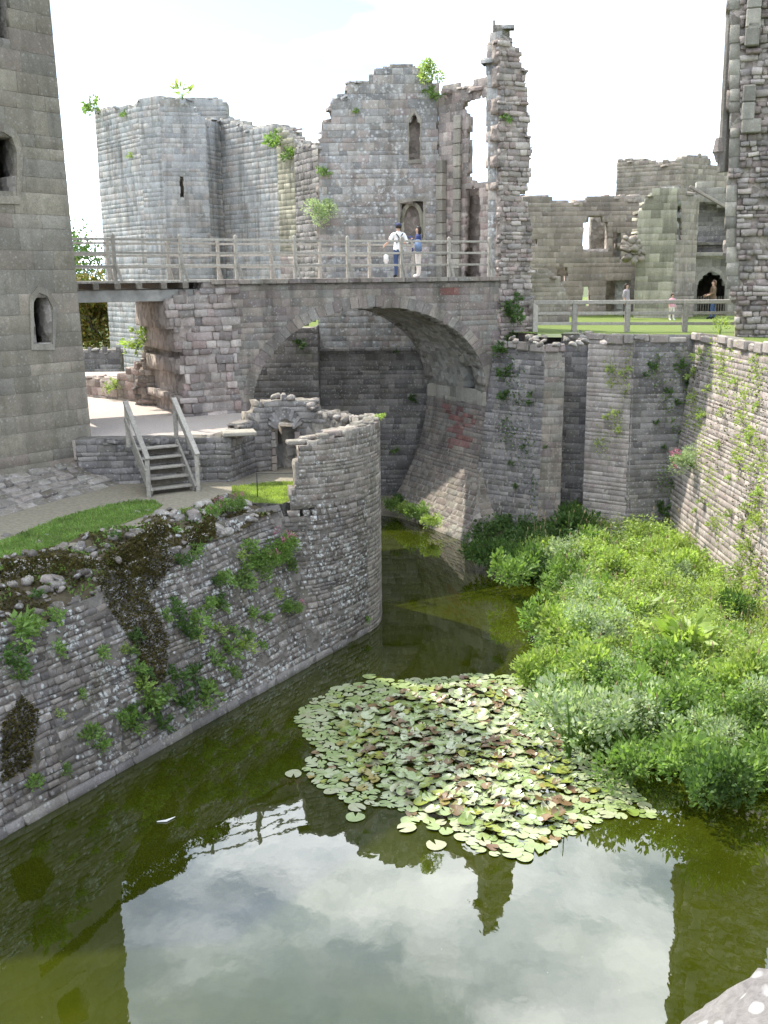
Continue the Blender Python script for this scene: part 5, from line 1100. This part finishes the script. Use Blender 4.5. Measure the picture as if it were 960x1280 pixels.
for i, (x, y, r) in enumerate(pads):
    inn = pin(core_p, x, y) and (x, y) not in LONE; h = mn.noise(Vector((x*.9, y*.9, 2))); me = random.choice(FLAT); tl = .03; z = .012+random.uniform(0, .02)
    if inn and random.random() < .55:
        me = random.choice(CURL); tl = random.choice((.15, .3, .6)); z += .03
        if h > .12 and random.random() < .45: me = random.choice(YEL)
        elif h < -.1 and random.random() < .2: me = random.choice(RED)
    elif random.random() < .06 and (x, y) not in LONE: me = random.choice(YEL+RED)
    M = Matrix.Translation((x, y, z+(r*math.sin(tl)*.6 if tl > .1 else 0))) @ Matrix.Rotation(random.uniform(0, 6.3), 4, 'Z') @ Matrix.Rotation(random.uniform(-tl, tl), 4, 'X') @ Matrix.Diagonal((r, r*random.uniform(.88, 1.05), r, 1))
    nm = me.materials[0].name
    if i < 300:
        o = bpy.data.objects.new('lily_pad', me); COL.objects.link(o); o.matrix_world = M
        lab = {'pad': ('flat round green water lily pad floating in the lily patch' if tl < .1 else 'tilted green water lily pad in the crowded lily patch'), 'pad_yellow': 'yellowish curled water lily pad in the lily patch', 'pad_red': 'reddish-brown curled water lily pad in the lily patch'}[nm]
        lab = LONE.get((x, y)) or lab
        tag(o, lab, 'lily pad', {'pad': 'flat green lily pads' if tl < .1 else 'tilted green lily pads', 'pad_yellow': 'yellowish lily pads', 'pad_red': 'reddish lily pads'}[nm])
    else: rest.setdefault(nm, []).append((me, M))
for nm, ls in rest.items():
    V = []; Fq = []; Ft = []
    bm = bmesh.new()
    for me, M in ls:
        b = len(V); V += [tuple(M @ v.co) for v in me.vertices]; Ft += [tuple(b+i for i in p.vertices) for p in me.polygons]
    m = bpy.data.meshes.new('lily_pads'); m.from_pydata(V, [], Ft); m.polygons.foreach_set('use_smooth', np.ones(len(m.polygons), bool)); o = put('lily_pads', m, nm)
    tag(o, {'pad': 'mass of smaller green lily pads filling the lily patch', 'pad_yellow': 'mass of smaller yellowish lily pads in the lily patch', 'pad_red': 'mass of smaller reddish lily pads in the lily patch'}[nm], 'lily pads', kind='stuff'); bm.free()
a = atz(196, 1027, .01); b = atz(208, 1026, .015); c = atz(219, 1021, .02); mb = MB(); mb.tube([a, b, c], [.008, .022, .006], 5); fo_ = mb.build('feather', 'cloth_white'); tag(fo_, 'small white curved feather floating on the dark water at the left', 'feather')

# ================================================================== PEOPLE
def person(label, p, rz, H, top, bottom, hair, arms, cap=None, sleeve=.25, long_hair=False, stride=.0, lean=0., straps=False, child=False):
    k = H/1.75; hs = 1.18 if child else 1.0
    J = {}; E_ = []; R = {}
    def j(n, x, y, z, r, par=None, r2=None): J[n] = Vector((x*k, (y-lean*max(0, z-.9))*k, z*k)); R[n] = (r*k, (r2 or r)*k); (E_.append((par, n)) if par else None)
    j('pel', 0, 0, .95, .155, None, .115); j('wai', 0, 0, 1.1, .14, 'pel', .105); j('che', 0, .0, 1.3, .165, 'wai', .115); j('nkb', 0, .0, 1.46, .075, 'che'); j('nk', 0, -.005, 1.53, .052, 'nkb')
    j('hd', 0, -.01, 1.62, .082*hs, 'nk', .09*hs); j('tp', 0, 0., 1.70, .075*hs, 'hd', .08*hs); j('nose', 0, -.105*hs, 1.625, .014, 'hd')
    for s, (el, wr) in zip((-1, 1), arms):
        t = str(s); j('sh'+t, s*.18, 0, 1.42, .06, 'che'); j('el'+t, *el, .042, 'sh'+t); j('wr'+t, *wr, .03, 'el'+t)
        d = Vector(wr)-Vector(el); d.normalize(); sd_ = d.cross(Vector((1, 0, .2))); sd_.normalize(); pm = Vector(wr)+d*.07; j('pm'+t, *pm, .034, 'wr'+t, .02)
        for f in range(4): a = pm+sd_*(f-1.5)*.02+d*.045; j('f%d' % f+t, *a, .01, 'pm'+t); b = a+d*(.045-.006*abs(f-1))+Vector((0, 0, -.008)); j('g%d' % f+t, *b, .008, 'f%d' % f+t)
        a = Vector(wr)+d*.03+sd_*.045; j('th'+t, *a, .011, 'wr'+t); a2 = a+d*.04+sd_*.015; j('ti'+t, *a2, .009, 'th'+t)
        st_ = stride*s; j('hp'+t, s*.09, 0, .88, .095, 'pel'); j('kn'+t, s*.1, -st_*.5-.01, .5, .066, 'hp'+t); j('ca'+t, s*.1, -st_*.8+.02, .32, .056, 'kn'+t); j('an'+t, s*.1, -st_, .09, .042, 'ca'+t); j('to'+t, s*.115, -st_-.16, .035, .036, 'an'+t)
    names = list(J); m = bpy.data.meshes.new('skel'); m.from_pydata([J[n] for n in names], [(names.index(a), names.index(b)) for a, b in E_], [])
    bm = bmesh.new(); bm.from_mesh(m); ly = bm.verts.layers.skin.verify(); bm.verts.ensure_lookup_table()
    for i, n in enumerate(names): bm.verts[i][ly].radius = R[n]; bm.verts[i][ly].use_root = (n == 'pel')
    bm.to_mesh(m); bm.free(); tmp = bpy.data.objects.new('skel', m); COL.objects.link(tmp)
    tmp.modifiers.new('s', 'SKIN').use_smooth_shade = True; su = tmp.modifiers.new('d', 'SUBSURF'); su.levels = 2; su.render_levels = 2
    dg = bpy.context.evaluated_depsgraph_get(); me = bpy.data.meshes.new_from_object(tmp.evaluated_get(dg)); bpy.data.objects.remove(tmp)
    o = thing('person', label, 'person', p); o.rotation_euler = (0, 0, rz)
    prt = {}
    def child_(name, mesh, mat): c = bpy.data.objects.new(name, mesh); COL.objects.link(c); c.parent = prt.get({'hair': 'body', 'face_features': 'body', 'straps': 'shirt'}.get(name), o); prt[name] = c; mesh.materials.clear(); mesh.materials.append(MAT[mat]); mesh.polygons.foreach_set('use_smooth', np.ones(len(mesh.polygons), bool)); return c
    child_('body', me, 'skin')
    def cloth(name, test, mat, off):
        bm = bmesh.new(); bm.from_mesh(me); bm.normal_update()
        bmesh.ops.delete(bm, geom=[f for f in bm.faces if not test(f.calc_center_median()/k)], context='FACES')
        for v in bm.verts: v.co += v.normal*off*k
        m2 = bpy.data.meshes.new(name); bm.to_mesh(m2); bm.free(); child_(name, m2, mat)
    isarm = lambda c: abs(c.x) > .17 and c.z > .6 or (abs(c.x) > .14 and c.z > 1.0)
    wl = sleeve
    cloth('shirt', lambda c: c.z > .9 and c.z < 1.49 and not (c.z < 1.0 and abs(c.x) > .2) and (not isarm(c) or min((c-Vector(J['wr'+s_])/k).length for s_ in ('-1', '1')) > wl), top, .016)
    cloth('trousers', lambda c: c.z < .97 and c.z > .1 and abs(c.x) < .2 , bottom, .012); cloth('shoes', lambda c: c.z <= .1, 'cloth_black' if bottom != 'cloth_cream' else 'cloth_white', .012)
    bm = bmesh.new(); bmesh.ops.create_uvsphere(bm, u_segments=16, v_segments=10, radius=.108*k*hs)
    bmesh.ops.delete(bm, geom=[v for v in bm.verts if v.co.y < -.035*k and v.co.z < .045*k or v.co.z < -.075*k], context='VERTS')
    for v in bm.verts:
        if long_hair and v.co.z < -.02*k: v.co.z -= .1*k
        v.co += Vector((random.gauss(0, .003), random.gauss(0, .003), random.gauss(0, .003)))
        v.co += Vector((0, (.012-lean*.75)*k, 1.665*k))
    m2 = bpy.data.meshes.new('hair'); bm.to_mesh(m2); bm.free(); child_('hair', m2, hair)
    mb = MB()
    for s in (-1, 1): c = np.array([s*.033*k, (-.088*hs-lean*.75)*k, 1.645*k]); mb.obox(c, (.011*k, 0, 0), (0, .008*k, 0), (0, 0, .006*k))
    mb.obox((0, (-.09*hs-lean*.7)*k, 1.575*k), (.022*k, 0, 0), (0, .006*k, 0), (0, 0, .005*k)); child_('face_features', mb.mesh('face_features'), 'hair_dark')
    if cap:
        mb = MB(); y0 = -lean*.75*k; mb.tube([(0, y0, 1.68*k), (0, y0, 1.735*k), (0, y0+.005, 1.775*k)], [.112*k, .105*k, .05*k], 12); mb.obox((0, y0-.14*k, 1.69*k), (.07*k, 0, 0), (0, .06*k, 0), (0, 0, .007*k)); child_('cap', mb.mesh('cap'), cap)
    if straps:
        mb = MB()
        for s in (-1, 1): mb.bar((s*.12*k, .142*k, 1.44*k), (-s*.11*k, .135*k, 1.12*k), .03*k, .02*k, (0, 1, 0))
        child_('straps', mb.mesh('straps'), 'cloth_black')
    return o
q1 = BW(BW.px(517, 345)[0], DECK-.01)+BB*1.0; q2 = BW(BW.px(542, 345)[0], DECK-.01)+BB*1.0
qz = lambda q: (q[0], q[1], DECK-.008)
hang = ((-.24, .02, 1.12), (-.25, -.06, .86)), ((.24, .02, 1.12), (.25, -.06, .86))
person('person in white shirt, dark crossed straps, cap and jeans standing on the bridge', qz(q1), PI+.25, 1.74, 'cloth_white', 'cloth_denim', 'hair_dark', (((-.3, .03, 1.14), (-.2, -.2, 1.15)), ((.33, .05, 1.2), (.42, -.1, 1.08))), cap='cloth_navy', straps=True)
person('person in navy jacket and pale trousers turning on the bridge beside the white shirt', qz(q2), -PI/2-.2, 1.66, 'cloth_navy', 'cloth_cream', 'hair_dark', (((-.24, .02, 1.14), (-.22, -.17, 1.0)), ((.25, -.02, 1.15), (.16, -.2, 1.32))), sleeve=.05, long_hair=True)
bgp = np.array(qz(q2)); bm = bmesh.new(); bmesh.ops.create_cube(bm, size=1); bmesh.ops.bevel(bm, geom=list(bm.edges), offset=.2, segments=3, affect='EDGES')
for v in bm.verts: v.co = Vector((v.co.x*.2*(1.15-.3*v.co.z), v.co.y*.34, v.co.z*.42))
m = bpy.data.meshes.new('rucksack'); bm.to_mesh(m); bm.free(); bag = put('rucksack', m, 'cloth_blue', None, True); bag.location = Vector((bgp[0]-.02, bgp[1]-.27, bgp[2]+1.02)); tag(bag, 'blue shoulder bag at the hip of the person in the navy jacket', 'bag')
wb = put('shopping_bag', m.copy(), None, None, True); wb.data.materials.clear(); wb.data.materials.append(MAT['cloth_white']); wb.location = Vector((q1[0]-.42, q1[1]-.1, DECK+.62)); wb.scale = (.7, .6, .8); tag(wb, 'white bag hanging beside the person in the white shirt', 'bag')
def gpos(x, Y): p = gp(x, Y); return (p[0], p[1], 6.85)
person('small child in a pink top and pale trousers on the lawn behind the fence', gpos(842, 44), .3, 1.08, 'cloth_pink', 'cloth_cream', 'hair_brown', hang, child=True, stride=.08)
person('brown-haired person in brown clothes by the arched doorway behind the fence', gpos(893, 45), -PI/2, 1.62, 'cloth_brown', 'cloth_denim', 'hair_brown', (((-.22, -.05, 1.16), (-.16, -.28, 1.08)), ((.22, -.05, 1.16), (.16, -.28, 1.08))), sleeve=.1, long_hair=True, stride=.12)
person('dark-haired person in a light top half hidden behind a fence post', gpos(784, 45.5), .8, 1.5, 'cloth_grey', 'cloth_black', 'hair_dark', hang, long_hair=True)
